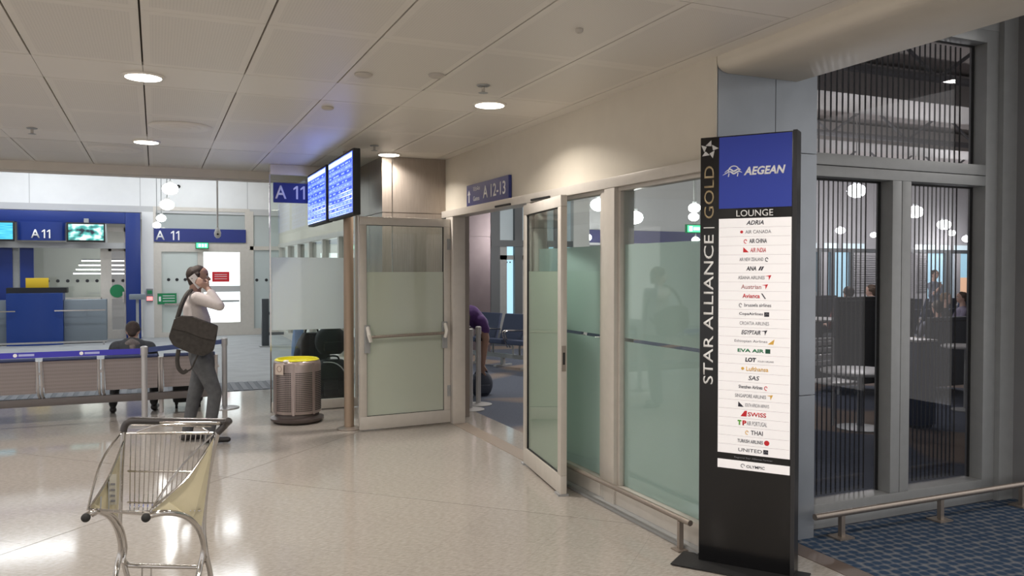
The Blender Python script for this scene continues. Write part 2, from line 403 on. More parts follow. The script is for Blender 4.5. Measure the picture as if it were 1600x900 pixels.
# ---- steel clad column and walls of the tall hall beyond
col = struct(box('wall_column', steel, 2.285, 3.29, 8.715, 9.85, -.05, 2.945))
for (z0, z1) in ((0, 2.305), (2.315, 2.92)):
    box('cladding_panel', steel, 2.27, 2.375, 8.70, 8.715, z0, z1, col); box('cladding_panel', steel, 2.385, 3.0, 8.70, 8.715, z0, z1, col)
    box('cladding_panel', steel, 2.27, 2.285, 8.715, 9.28, z0, z1, col); box('cladding_panel', steel, 2.27, 2.285, 9.285, 9.85, z0, z1, col)
box('highlight_strip', chrome, 2.375, 2.385, 8.693, 8.715, 0, 2.92, col)  # chrome strip added to draw the column's thin vertical highlight
hw = struct(box('wall_right_far', cream, 3.0, 3.2, 9.85, 22.3, 2.36, 4.75))
struct(box('trim_7', alu, 2.96, 3.02, 9.85, 22.3, 2.27, 2.36)); struct(box('trim_8', alu, 2.96, 3.1, 9.85, 22.3, 0, .14))
yy = 9.9; k = 0
while yy < 22:
    wn = struct(box('window_%d' % (20+k), alu, 2.97, 3.12, yy, yy+.12, .14, 2.27)); box('pane', glass, 3.03, 3.045, yy+.12, yy+1.5, .14, 2.27, wn); yy += 1.5; k += 1
struct(box('ceiling', white_wall, -9, 3.2, 10.82, 22.4, 4.7, 4.9))
struct(box('ceiling', mat('hall_ceiling', (.55, .50, .47), .7), 3.2, 32, 4.2, 20.3, 4.6, 4.8))
struct(box('wall_left', white_wall, -9.2, -9, 10.8, 22.3, -.05, 4.8))
struct(box('wall_far_left', cream, -9.2, -3.66, 10.7, 10.82, -.05, 4.8))

# ---- glazed front in the plane x = 3
def frame(name, x0, x1, y0, y1, z0, z1, m=alu, parent=None, bv=.004): return box(name, m, x0, x1, y0, y1, z0, z1, parent, bevel=bv)
t9 = struct(frame('trim_9', 2.95, 3.12, 3.90, 8.70, 2.262, 2.335)); 
def fixed_window(nm, y0, y1, zt, brk):
    wdw = struct(frame(nm, 2.97, 3.08, y0, y1, .02, .155))
    frame('frame_top', 2.985, 3.06, y0, y1, 2.235, 2.262, parent=wdw); frame('frame_stile', 2.985, 3.06, y0, y0+.03, .155, 2.235, parent=wdw); frame('frame_stile', 2.985, 3.06, y1-.03, y1, .155, 2.235, parent=wdw)
    box('pane', glass, 3.015, 3.025, y0+.03, y1-.03, .155, 2.235, wdw)
    for z0, z1 in ((.155, brk-.012), (brk+.012, zt)): 
        f = box('frosted_film', frost, 3.0265, 3.0285, y0+.03, y1-.03, z0, z1, wdw); f['label'] = 'frosted privacy film on the glass'
    return wdw
fixed_window('window_1', 3.905, 4.95, 1.86, 1.19); fixed_window('window_2', 5.17, 6.35, 1.86, 1.19)
struct(frame('trim_10', 2.955, 3.12, 4.95, 5.09, 0, 2.262)); struct(frame('trim_11', 2.975, 3.12, 5.09, 5.17, 0, 2.262))
struct(frame('trim_12', 2.955, 3.12, 6.35, 6.43, 0, 2.262))
jm = struct(frame('trim_13', 2.955, 3.10, 8.34, 8.56, 0, 2.262)); struct(frame('trim_14', 2.985, 3.08, 8.56, 8.70, 0, 2.262, alu_grey))
for zz in (.3, .9, 1.4, 1.9): MB().tube([(2.956, 8.42, zz), (2.949, 8.42, zz)], .008, 8).build('screw', blackm, jm)
struct(MB().box(2.90, 3.10, 3.90, 6.35, 0, .02).build('trim_15', alu_grey))
# tracks on the transom
for y in (7.0, 6.2): box('door_track', blackm, 2.935, 2.95, y-.25, y+.1, 2.268, 2.285, t9)

# door leaves (hinged on the jambs, both swung open)
def leaf(name, hinge, ang, L, film_top, zt=2.235, flip=1):
    d = struct(bpy.data.objects.new(name, None)); C.objects.link(d); d.location = hinge; d.rotation_euler = (0, 0, ang); OFF[d.name] = Vector((0, 0, 0))
    B = lambda n, m, *a, bv=.004: box(n, m, *a, d, bevel=bv)
    B('bottom_rail', alu, 0, L, -.025, .025, .015, .15); B('top_rail', alu, 0, L, -.025, .025, zt-.085, zt)
    B('stile', alu, 0, .075, -.025, .025, .15, zt-.085); B('stile', alu, L-.075, L, -.025, .025, .15, zt-.085)
    B('pane', glass, .075, L-.075, -.004, .004, .15, zt-.085, bv=0)
    B('frosted_film', frost_leaf, .075, L-.075, .005, .007, .15, film_top, bv=0)
    B('gasket', blackm, .072, .08, -.012, .012, .15, zt-.085, bv=0); B('gasket', blackm, L-.08, L-.072, -.012, .012, .15, zt-.085, bv=0)
    B('gasket', blackm, .08, L-.08, -.012, .012, .147, .155, bv=0); B('gasket', blackm, .08, L-.08, -.012, .012, zt-.09, zt-.082, bv=0)
    return d
# far leaf: perpendicular to the front, panic bar towards the camera (hinge end at the jamb)
d1 = leaf('door_1', (2.95, 8.43, 0), math.radians(184), 1.02, 1.66)
s_ = 1   # local +y faces the camera side after the turn
pb = MB().tube([(.10, .085, 1.0), (.92, .085, .985)], .016, 12); pb.build('push_bar', steel, d1, smooth=True)
for x, z in ((.075, 1.0), (.945, .985)):
    hb = MB().box(x-.03, x+.03, .025, .05, z-.17, z+.12).build('latch_case', alu_grey, d1, bevel=.006)
    MB().tube([(x, .05, z+.10), (x+(.0 if x < .5 else -.0), .10, z+.02), (x+(.02 if x < .5 else -.02), .095, z-.05)], [.02, .024, .018], 8).build('bar_arm', mat('light_plastic', (.7, .67, .62), .4), d1, smooth=True)
MB().box(.0, .04, -.03, .03, .3, .42).box(.0, .04, -.03, .03, 1.9, 2.02).build('hinge', alu_grey, d1)
# near leaf: swung right round, almost flat against the fixed glazing
d2 = leaf('door_2', (2.93, 6.38, 0), math.radians(-90-9.2), 1.05, 1.67)
MB().box(1.048, 1.053, -.016, .016, .93, 1.12).build('lock_plate', steel, d2); MB().box(1.052, 1.056, -.008, .008, .98, 1.07).build('lock_slot', blackm, d2)
MB().box(.95, 1.05, -.04, .04, .0, .015).box(-.02, .05, -.04, .04, 0, .015).build('pivot_shoe', alu_grey, d2)
# low bumper rail along the glazing
rl = thing('bumper_rail', 'low steel bumper rail along the foot of the frosted glass front', 'rail', (2.86, 4.8, 0))
MB().tube([(2.87, 3.93, .19), (2.87, 5.62, .19)], .018, 12).build('rail_tube', steel, rl, smooth=True)
for y in (4.03, 5.55): MB().box(2.855, 2.885, y-.012, y+.012, .006, .175).box(2.83, 2.92, y-.04, y+.04, 0.001, .008).build('post', steel, rl)
# threshold strip between frame and floor
struct(box('trim_16', mat('threshold_stone', (.33, .27, .22), .3), 2.955, 3.12, 6.43, 8.34, -.01, .004))

# ---- lounge front (plane y = 4)
def lframe(nm, m=alu_grey):
    wdw = struct(box(nm, m, 3.772, 3.83, 4.0, 4.14, .0, 3.40, bevel=.004)); return wdw
lf = lframe('window_3')
A = lambda n, *a, m=alu_grey: box(n, m, *a, lf, bevel=.004)
A('frame_stile', 5.475, 5.60, 4.0, 4.14, 0, 3.40); A('frame_rail', 3.83, 5.475, 4.0, 4.14, 0, .16); A('frame_rail', 3.83, 5.475, 4.0, 4.14, 2.285, 2.355); A('frame_rail', 3.83, 5.475, 4.0, 4.14, 2.36, 2.435)
A('frame_rail', 3.83, 5.475, 4.0, 4.14, 3.31, 3.40); A('mullion', 4.56, 4.645, 4.0, 4.14, .16, 2.285); A('mullion', 4.65, 4.735, 4.0, 4.14, .16, 2.285)
for x0, x1, z0, z1 in ((3.83, 4.56, .16, 2.285), (4.735, 5.475, .16, 2.285), (3.83, 5.475, 2.435, 3.31)):
    box('pane', glass_dark, x0, x1, 4.115, 4.125, z0, z1, lf)
    for a, b in ((x0, x0+.012), (x1-.012, x1)): box('gasket', blackm, a, b, 4.10, 4.114, z0, z1, lf)
    box('gasket', blackm, x0+.012, x1-.012, 4.10, 4.114, z1-.012, z1, lf)
slm = mat('blind_slat', (.030, .028, .028), .6)
sl_l = MB().box(-.0034, .0034, -.003, .004, -1.06, 1.06).mesh('slat', slm); sl_u = MB().box(-.0048, .0048, -.003, .004, -.436, .436).mesh('slat', slm)
for x0, x1, me, zc, pit in ((3.86, 4.52, sl_l, 1.222, .0425), (4.76, 5.42, sl_l, 1.222, .0425), (3.86, 5.42, sl_u, 2.873, .052)):
    x = x0
    while x < x1: link('slat', me, lf, (x, 4.17, zc)); x += pit
rr = thing('bumper_rail', 'low dark steel rail on short feet before the lounge windows', 'rail', (4.8, 3.88, 0))
MB().tube([(3.70, 3.80, .16), (5.74, 3.80, .16)], .02, 12).build('rail_tube', steel, rr, smooth=True)
for x in (3.92, 4.80, 5.62): MB().box(x-.015, x+.015, 3.785, 3.815, .012, .145).box(x-.06, x+.06, 3.75, 3.86, .0045, .014).build('post', steel, rr)
MB().ball((5.76, 3.80, .16), .032, 8).build('end_cap', blackm, rr, smooth=True)

# ---- partition of glass between the column and the tall hall
pt = struct(frame('wall_partition', 1.24, 2.265, 9.86, 9.92, .01, .12))
box('pane', glass, 1.24, 2.265, 9.885, 9.895, .12, 2.80, pt); box('frosted_film', frost_grey, 1.245, 2.26, 9.882, 9.8845, .97, 1.83, pt)
box('edge_profile', chrome, 1.228, 1.242, 9.875, 9.905, .0, 2.80, pt); frame('frame_stile', 2.235, 2.268, 9.86, 9.92, .12, 2.80, parent=pt)
frame('frame_top', 1.24, 2.265, 9.86, 9.92, 2.80, 2.92, parent=pt)
# ---- gate wall of the tall hall (plane y = 22.1)
GY = 22.1
gw = struct(MB().box(-9, 3.2, GY, GY+.2, 3.26, 4.75).build('wall_gate', white_wall))
struct(box('trim_17', mat('grey_trim', (.5, .5, .5), .5), -9, 3.2, GY-.03, GY, 3.10, 3.26))
for x in (-5.3, -2.7, -.33, 2.2): box('joint', mat('grey_trim', (.5, .5, .5), .5), x-.01, x+.01, GY-.004, GY, 3.26, 4.7, gw)
struct(box('wall_gate_pier', white_wall, -.30, -.04, GY-.05, GY+.2, -.05, 3.12)); struct(box('wall_gate_back', mat('corridor_wall', (.48, .46, .42), .6), -9, 3.2, GY+3, GY+3.2, -.05, 3.3))
struct(box('floor', carpet_grey, -9, 3.2, GY+.2, GY+3, -.2, -.002)); struct(box('ceiling', white_wall, -9, 3.2, GY+.2, GY+3.2, 3.1, 3.3))
# ---- gate portal, windows and doors in the gate wall
XV = Vector((1, 0, 0)); ZV = Vector((0, 0, 1)); YV = Vector((0, 1, 0))
por = thing('gate_portal', 'wide blue portal framing the boarding counter of gate A11', 'portal', (-2, GY, 0))
for n_, a in (('post', (-.66, -.33, GY-.30, GY+.05, 0, 3.07)), ('lintel', (-5.0, -.66, GY-.30, GY+.05, 2.80, 3.07)), ('post', (-5.0, -4.7, GY-.30, GY+.05, 0, 2.80))):
    box(n_, blue, *a, por, bevel=.01)
hd = thing('gate_sign', 'blue curved sign reading A11 hanging under the portal', 'sign', (-2.4, GY-.3, 2.35))
cv = MB(); N = 14; pts = []
for i in range(N+1):
    a = math.pi*(i/N); pts.append((-2.42-.50*math.cos(a), GY-.32-.16*math.sin(a), 2.37))
cv.prism(pts+[(-1.92, GY-.305, 2.37), (-2.92, GY-.305, 2.37)], (0, 0, .43)); cv.build('sign_body', blue, hd, smooth=True)
sign_11('A', whiteink, hd, (-2.62, GY-.497, 2.42), XV, ZV, .20, .18, .04)
# screens of the gate
def emis_img(name, kind, s=1.6):
    m = bpy.data.materials.new(name); m.use_nodes = True; n = m.node_tree; b = n.nodes['Principled BSDF']
    g_ = n.nodes.new('ShaderNodeTexCoord'); mp = n.nodes.new('ShaderNodeMapping'); n.links.new(g_.outputs['Generated'], mp.inputs[0])
    cr = n.nodes.new('ShaderNodeValToRGB'); e = cr.color_ramp.elements
    if kind == 'video':
        t = n.nodes.new('ShaderNodeTexNoise'); t.inputs['Scale'].default_value = 2.6; t.inputs['Detail'].default_value = 1.5; mp.inputs['Scale'].default_value = (1.5, 1, 1)
        e[0].position = .36; e[0].color = (.02, .03, .04, 1); e[1].position = .62; e[1].color = (.8, .95, .95, 1)
        x = cr.color_ramp.elements.new(.5); x.color = (.10, .50, .45, 1)
    else:
        t = n.nodes.new('ShaderNodeTexNoise'); t.inputs['Scale'].default_value = 3; t.inputs['Detail'].default_value = 4; mp.inputs['Scale'].default_value = (.8, .8, 12)
        if kind == 'board': c0, c1 = (.02, .06, .55), (.20, .30, .95)
        else: c0, c1 = (.0, .30, .62), (.15, .75, .85)
        e[0].position = .35; e[0].color = (*c0, 1); e[1].position = .65; e[1].color = (*c1, 1)
    n.links.new(mp.outputs[0], t.inputs['Vector']); n.links.new(t.outputs[0], cr.inputs[0]); n.links.new(cr.outputs[0], b.inputs['Emission Color'])
    b.inputs['Emission Strength'].default_value = s; b.inputs['Base Color'].default_value = (.01, .01, .02, 1); b.inputs['Roughness'].default_value = .15
    return m
for nm, lab, x0, x1, kd in (('television', 'gate screen with cyan flight details left of the A11 sign', -3.82, -2.98, 'cyan'), ('television', 'gate screen showing a picture, right of the A11 sign', -1.86, -1.12, 'video')):
    tv = thing(nm, lab, 'screen', ((x0+x1)/2, GY-.5, 2.33), 'screens over the gate counter')
    box('housing', blackm, x0-.04, x1+.03, GY-.48, GY-.42, 2.34, 2.80, tv, bevel=.008)
    box('display', emis_img(kd+'_display', kd, 1.3), x0, x1, GY-.485, GY-.48, 2.385, 2.76, tv)
    box('bracket', alu_grey, (x0+x1)/2-.05, (x0+x1)/2+.05, GY-.42, GY-.302, 2.5, 2.9, tv)
struct(box('trim_18', mat('grey_trim', (.5, .5, .5), .5), -4.7, -.66, GY-.20, GY-.05, 2.20, 2.34))
# windows behind the counter
brightw = mat('lit_door', (.8, .85, .85), .5, emis=(.9, 1, 1), estr=1.7)
dot = mat('dot_black', (.02, .02, .025), .5)
def dots(par, x0, x1, z, y, n):
    for i in range(n):
        x = x0+(x1-x0)*i/(n-1)
        MB().tube([(x, y-.004, z), (x, y, z)], .04, 10).build('marker_dot', dot, par)
w4 = struct(box('window_4', alu, -3.2, -1.20, GY-.03, GY+.05, 0, 1.02)); box('pane', glass, -2.95, -1.22, GY, GY+.01, 1.02, 2.2, w4)
box('mullion', alu_grey, -3.05, -2.93, GY-.03, GY+.05, 1.02, 2.2, w4); box('mullion', alu, -1.22, -1.05, GY-.03, GY+.05, 0, 2.2, w4); box('side_panel', blue, -2.9, -2.62, GY-.08, GY-.02, 1.02, 2.2, w4)
box('side_panel', blue, -4.7, -3.05, GY-.08, GY-.02, 0, 2.2, w4)
dots(w4, -2.55, -1.3, 1.42, GY-.005, 7)
d3 = struct(box('door_3', alu, -1.05, -.98, GY-.03, GY+.04, 0, 2.2)); box('door_stile', alu, -.70, -.60, GY-.03, GY+.04, 0, 2.75, d3)
box('door_rail', alu, -.98, -.70, GY-.03, GY+.04, 0, .22, d3); box('door_rail', alu, -.98, -.70, GY-.03, GY+.04, .98, 1.04, d3); box('door_rail', alu, -1.05, -.66, GY-.03, GY+.04, 2.14, 2.22, d3); box('door_rail', alu, -1.05, -.66, GY-.03, GY+.04, 2.62, 2.72, d3)
box('pane', glass_dark, -.98, -.70, GY, GY+.01, .22, 2.14, d3); box('handle', chrome, -.74, -.71, GY-.08, GY-.03, .9, 1.15, d3); dots(d3, -.95, -.73, 1.42, GY-.005, 2)
tag(MB().tube([(-.86, GY-.045, 1.17), (-.86, GY-.04, 1.17)], .16, 20).build('sticker', greenink, None), 'round green notice on the glass door beside the counter', 'notice')
# fluorescent tubes of the corridor behind
lampm = mat('tube_glow', (.9, .9, .9), .5, emis=(1, .98, .9), estr=5)
for i in range(4):
    tb = thing('tube_light', 'fluorescent tube in the corridor behind the gate, row %s from the top' % ['first', 'second', 'third', 'last'][i], 'light', (-1.3, GY+1.2+.4*i, 2.0), 'corridor tube lights')
    box('hanger', alu_grey, -1.2, -1.18, GY+1.02+.45*i, GY+1.04+.45*i, 1.96-i*.11, 3.1, tb); box('tube', lampm, -2.2+.5*(1-i*.2), -.72, GY+1.0+.45*i, GY+1.06+.45*i, 1.90-i*.11, 1.93-i*.11, tb); box('tube_housing', alu_grey, -2.2+.5*(1-i*.2), -.72, GY+1.0+.45*i, GY+1.06+.45*i, 1.93-i*.11, 1.96-i*.11, tb)
area((-1.5, GY+1.5, 2.9), 2, 16, COOL, 1)
area((1.5, GY+1.5, 2.9), 1.5, 60, COOL, 1)
# glass doors to the right of the portal
w5 = struct(box('window_5', alu, -.04, 2.25, GY-.04, GY+.05, 3.17, 3.26)); box('frame_stile', alu, -.04, .02, GY-.04, GY+.05, 0, 3.17, w5); box('frame_stile', alu, 2.13, 2.25, GY-.04, GY+.05, 0, 3.17, w5)
box('frame_rail', alu, .02, 2.13, GY-.04, GY+.05, 2.24, 2.36, w5); box('pane', frostmat('milky_panel', (.62, .66, .66), .05), .02, 2.13, GY, GY+.01, 2.36, 3.17, w5)
bs = thing('gate_sign', 'long blue sign band reading A 11 over the white double door', 'sign', (1.05, GY-.06, 2.38)); box('sign_board', navy, -.03, 2.15, GY-.07, GY-.045, 2.385, 2.72, bs)
sign_11('A', whiteink, bs, (.01, GY-.071, 2.43), XV, ZV, .23, .21, .14)
d4 = struct(box('door_4', alu, .02, .14, GY-.04, GY+.04, 0, 2.24)); box('door_panel', frostmat('milky_door', (.70, .74, .72), .03), .14, .98, GY, GY+.01, .12, 2.14, d4); box('door_stile', alu, .98, 1.12, GY-.04, GY+.04, 0, 2.24, d4)
box('door_rail', alu, .14, .98, GY-.04, GY+.04, 0, .12, d4); box('door_rail', alu, .14, .98, GY-.04, GY+.04, 2.14, 2.24, d4); dots(d4, .30, .88, 1.44, GY-.005, 4); box('push_bar', chrome, .2, .92, GY-.09, GY-.06, .80, .85, d4)
d5 = struct(box('door_5', alu, 2.0, 2.13, GY-.04, GY+.04, 0, 2.24)); box('lit_pane', brightw, 1.12, 2.0, GY+.02, GY+.03, .12, 2.14, d5); box('door_rail', alu, 1.12, 2.0, GY-.04, GY+.04, 0, .34, d5)
box('door_rail', alu, 1.12, 2.0, GY-.04, GY+.04, 2.14, 2.24, d5); box('push_bar', alu_grey, 1.16, 1.98, GY-.09, GY-.05, .86, .91, d5); box('door_rail', mat('grey_trim', (.5, .5, .5), .5), 1.12, 2.0, GY-.02, GY+.01, 1.12, 1.28, d5)
sg = thing('notice', 'red notice on the bright door pane', 'notice', (1.5, GY-.05, 1.4)); box('board', redink, 1.32, 1.74, GY-.06, GY-.05, 1.38, 1.64, sg)
for z in (1.56, 1.51, 1.45): box('text_line', whiteink, 1.38, 1.68, GY-.063, GY-.06, z, z+.012, sg)
sg = thing('notice', 'green notice on the white door beside the man', 'notice', (.3, GY-.05, .9)); box('board', greenink, .04, .48, GY-.06, GY-.05, .83, 1.10, sg)
for z in (1.03, .97, .90): box('text_line', whiteink, .16, .44, GY-.063, GY-.06, z, z+.014, sg)
box('text_line', whiteink, .07, .12, GY-.063, GY-.06, .9, 1.02, sg)
ex = thing('exit_sign', 'small lit green exit sign over the white double door', 'sign', (1.1, GY-.2, 2.2)); box('sign_case', greenink, .93, 1.24, GY-.16, GY-.10, 2.22, 2.38, ex, bevel=.006)
box('lit_face', mat('exit_glow', (.05, .5, .2), .5, emis=(.1, .8, .35), estr=1.6), .95, 1.22, GY-.165, GY-.16, 2.24, 2.36, ex)
wg = mat('exit_white', (.9, .9, .9), .5, emis=(.9, 1, .9), estr=2)
for a in ((1.0, 1.05), (1.08, 1.12), (1.15, 1.19)): box('pictogram', wg, a[0], a[1], GY-.168, GY-.165, 2.265, 2.335, ex)
cr_ = thing('call_point', 'small red lit reader on the white pillar by the door', 'reader', (-.14, GY-.1, .95)); box('case', greyink, -.21, -.06, GY-.10, GY-.05, .9, 1.22, cr_, bevel=.006)
box('red_lamp', mat('red_glow', (.8, .1, .1), .5, emis=(1, .15, .15), estr=3), -.20, -.07, GY-.105, GY-.10, .93, 1.02, cr_)
box('label_plate', greenink, -.19, -.08, GY-.105, GY-.10, 1.09, 1.18, cr_)
w6 = struct(box('window_6', alu, 2.25, 3.0, GY-.04, GY+.04, 2.20, 2.30)); box('pane', MATS['milky_panel'], 2.25, 3.0, GY, GY+.01, .16, 2.20, w6); box('pane', MATS['milky_panel'], 2.25, 3.0, GY, GY+.01, 2.30, 3.2, w6); box('frame_rail', alu, 2.25, 3.0, GY-.04, GY+.04, 0, .16, w6)
box('frame_stile', alu, 2.25, 2.34, GY-.04, GY+.04, .16, 3.2, w6); dots(w6, 2.42, 2.9, 1.42, GY-.005, 3)
for x, n_ in ((.55, 'left'), (.42, 'right')): tag(MB().ball((x, GY-.02, 3.78), .045 if n_ == 'left' else .03, 6).build('wall_sensor', blackm, None), 'small dark sensor high on the white gate wall, %s one' % n_, 'sensor')

# ---- counters of the gate
greyc = mat('counter_grey', (.20, .235, .27), .55); 
cn = thing('gate_counter', 'tall blue lectern section in the middle of the gate counter', 'counter', (-2.6, 20.9, 0)); 
pts = [(-3.02, 21.4, 0), (-3.02, 20.85, 0), (-2.80, 20.76, 0), (-2.45, 20.74, 0), (-2.1, 20.76, 0), (-1.92, 20.84, 0), (-1.92, 21.4, 0)]
MB().prism(pts, (0, 0, 1.16)).build('body', mat('counter_blue', (.010, .045, .24), .4), cn, smooth=True); box('worktop', blackm, -3.05, -1.86, 21.1, 21.5, 1.16, 1.28, cn)
for lab, x0, x1 in (('grey wing of the gate counter right of the blue lectern', -1.92, -1.05), ('grey wing of the gate counter left of the blue lectern', -4.6, -3.02)):
    c_ = thing('counter_wing', lab, 'counter', ((x0+x1)/2, 21.1, 0), 'grey counter wings'); box('body', greyc, x0+.003, x1, 21.0, 21.5, .04, 1.0, c_, bevel=.01)
    box('ledge', chrome, x0-.15 if x0 > -2 else x0, x1 if x0 > -2 else x1+.2, 20.66, 20.69, .76, .785, c_); box('plinth', blackm, x0+.02, x1-.02, 21.03, 21.5, 0, .04, c_)
    box('ledge_arm', chrome, (x0+x1)/2, (x0+x1)/2+.03, 20.69, 21.0, .765, .78, c_)
yb = tag(box('notice_box', mat('yellow_board', (.72, .48, .02), .5), -2.68, -2.23, 21.15, 21.22, 1.281, 1.50, None, bevel=.004), 'yellow notice board standing on the blue lectern', 'notice')
tag(MB().box(-5, -1.0, 20.45, 20.5, .06, .10).box(-4.9, -4.86, 20.45, 20.5, 0, .06).box(-1.1, -1.06, 20.45, 20.5, 0, .06).build('foot_rail', chrome, None), 'thin chrome foot rail before the gate counter', 'rail')
rd = thing('ticket_reader', 'grey ticket reader on a post at the edge of the portal', 'reader', (-.4, 20.7, 0)); box('post', alu_grey, -.42, -.36, 20.7, 20.76, 0.02, 1.0, rd); box('reader_head', greyc, -.56, -.22, 20.6, 20.85, 1.0, 1.12, rd, bevel=.01); box('base', blackm, -.48, -.3, 20.6, 20.85, 0, .02, rd)
gp = aty(18.5, 414, 470)
br = thing('barrier_post', 'dark grey gate post standing beyond the glass partition edge', 'post', (gp.x, 18.5, 0)); box('post', mat('dark_grey_metal', (.08, .09, .10), .4, .4), gp.x-.07, gp.x+.08, 18.45, 18.6, .02, 1.05, br, bevel=.01); box('arm', MATS['dark_grey_metal'], gp.x+.08, gp.x+.4, 18.5, 18.53, .70, .76, br); box('arm', MATS['dark_grey_metal'], gp.x+.08, gp.x+.4, 18.5, 18.53, .25, .31, br); box('base', alu_grey, gp.x-.12, gp.x+.13, 18.4, 18.65, 0, .02, br)
# ---- globes added to imitate lamp reflections, hanging rod camera, ring
glow = mat('lamp_glow', (1, 1, 1), .5, emis=(1, 1, .97), estr=16)
def pendant(p, r, zc, label, group, light=0):
    if light:
        l = bpy.data.lights.new('lamp_or_fill_light', 'POINT'); l.energy = light; l.color = (1, .96, .91); l.shadow_soft_size = r*.9
        lo = bpy.data.objects.new('lamp_or_fill_light', l); lo.location = (p.x, p.y, p.z-r*2.2); C.objects.link(lo)
    t = thing('hanging_globe', label, 'lamp', (p.x, p.y, p.z), group)
    MB().ball(p, r, 8, (1.25, 1.25, .95)).build('globe', glow, t, smooth=True)
    MB().tube([(p.x, p.y, p.z+r*.9), (p.x, p.y, zc)], .008, 6).build('cord', alu_grey, t); MB().tube([(p.x, p.y, p.z+r*.85), (p.x, p.y, p.z+r*1.3)], r*.4, 10).build('socket', alu_grey, t)
for px, py, y, r, o in ((266, 295, 14.5, .10, 'highest and largest'), (261, 320, 16, .098, 'second from the top'), (252, 341, 18, .075, 'third from the top'), (245, 352, 20, .07, 'lowest and smallest')):
    pendant(aty(y, px, py), r, 4.7, 'globe imitating a lamp reflection before the gate wall, '+o+' of the four', 'globes imitating lamp reflections')
p = aty(13, 340, 366); hc = thing('hanging_sensor', 'white sensor hanging on a long thin rod before the gate doors', 'sensor', (p.x, 13, p.z))
MB().lathe((p.x, 13, p.z-.06), [(.02, 0), (.045, .03), (.05, .08), (.03, .14), (.012, .16)], 14).build('sensor_head', white_wall, hc, smooth=True); MB().tube([(p.x, 13, p.z+.08), (p.x, 13, 4.7)], .013, 8).build('rod', white_wall, hc); MB().ball((p.x, 12.955, p.z), .016, 5).build('lens', blackm, hc)
p = aty(13, 12, 262); rg = []
for i in range(28): a = 2*math.pi*i/28; rg.append((p.x+.34*math.cos(a), 13+.34*math.sin(a), p.z+.05*math.sin(a)))
hr = thing('ring_fitting', 'grey metal ring hanging by the left edge of the tall hall', 'fitting', (p.x, 13, p.z)); MB().tube(rg, .03, 8, close=True).build('ring', alu_grey, hr, smooth=True)
for a in (0, 2.1, 4.2): MB().tube([(p.x+.34*math.cos(a), 13+.34*math.sin(a), p.z), (p.x, 13, 4.69)], .008, 6).build('stay', alu_grey, hr)

# ================================================================== CEILING FIXTURES
lens = mat('downlight_lens', (1, .9, .75), .5, emis=(1, .93, .82), estr=14)
dl = [(-.06, 5.73, 'nearest round downlight, above the luggage trolley'), (-.07, 8.62, 'small round downlight farther back on the left'), (2.30, 5.66, 'round downlight near the cream wall over the near door'), (2.30, 8.52, 'flat looking downlight just before the steel column'),
      (-2.42, 5.73, 'downlight beyond the left edge of the picture, middle row'), (-2.42, 8.62, 'downlight beyond the left edge of the picture, far row'), (-.06, 2.86, 'downlight above the trolley, over the top edge of the picture'), (2.30, 2.5, 'downlight over the black sign pillar, above the top edge'), (-2.42, 2.86, 'downlight beyond the left edge of the picture, nearest row')]
for x, y, lab in dl:
    area((x, y, 2.905), .16, 20, WARM, shape='DISK', spread=140)
    t = thing('downlight', lab or 'round ceiling downlight outside the picture', 'light', (x, y, 2.92), 'round ceiling downlights')
    MB().lathe((x, y, 2.908), [(.112, 0), (.125, .002), (.128, .012), (.11, .0135)], 32).build('trim_ring', plain_panel, t, smooth=True)
    MB().lathe((x, y, 2.9065), [(.001, 0), (.108, 0), (.108, .0012), (.001, .0012)], 32).build('lens', lens, t)
for (px, py), lab in (((50, 203), 'ceiling sprinkler at the far left of the ceiling'), ((755, 137), 'ceiling sprinkler before the cream wall'), ((585, 230), 'ceiling sprinkler above the flight screens')):
    p = atz(2.905, px, py); t = thing('sprinkler', lab, 'sprinkler', (p.x, p.y, 2.92), 'ceiling sprinklers')
    MB().tube([(p.x, p.y, 2.92), (p.x, p.y, 2.875)], .012, 8).build('stem', chrome, t); MB().lathe((p.x, p.y, 2.868), [(.03, 0), (.034, .002), (.02, .006)], 12).build('deflector', alu_grey, t); MB().lathe((p.x, p.y, 2.914), [(.04, 0), (.045, .006)], 14).build('rosette', alu_grey, t)
for (px, py), r, lab in (((568, 116), .055, 'small round ceiling detector between the two downlights'), ((905, 46), .02, 'tiny ceiling nozzle near the top of the picture'), ((682, 117), .05, 'pale flat ceiling disc left of the near sprinkler'), ((512, 168), .045, 'small pale ceiling disc above the flight screens')):
    p = atz(2.92, px, py); tag(MB().lathe((p.x, p.y, 2.902), [(r*.7, 0), (r, .008), (r*1.05, .018)], 20).build('ceiling_detector', mat('detector_grey', (.50, .46, .41), .5), None, smooth=True, loc=(p.x, p.y, 2.92)), lab, 'detector', 'round ceiling detectors')
for (px, py), lab in (((282, 198), 'larger round ceiling air diffuser with raised rings'), ((180, 233), 'round ceiling air diffuser near the far ceiling edge')):
    p = atz(2.92, px, py); t = thing('air_diffuser', lab, 'diffuser', (p.x, p.y, 2.92), 'round air diffusers')
    for i, r in enumerate((.07, .15, .23)): MB().lathe((p.x, p.y, 2.902+.003*i), [(r-.035, .004), (r, 0), (r+.03, .012), (r, .013), (r-.035, .008)], 32).build('ring', plain_panel, t, smooth=True)

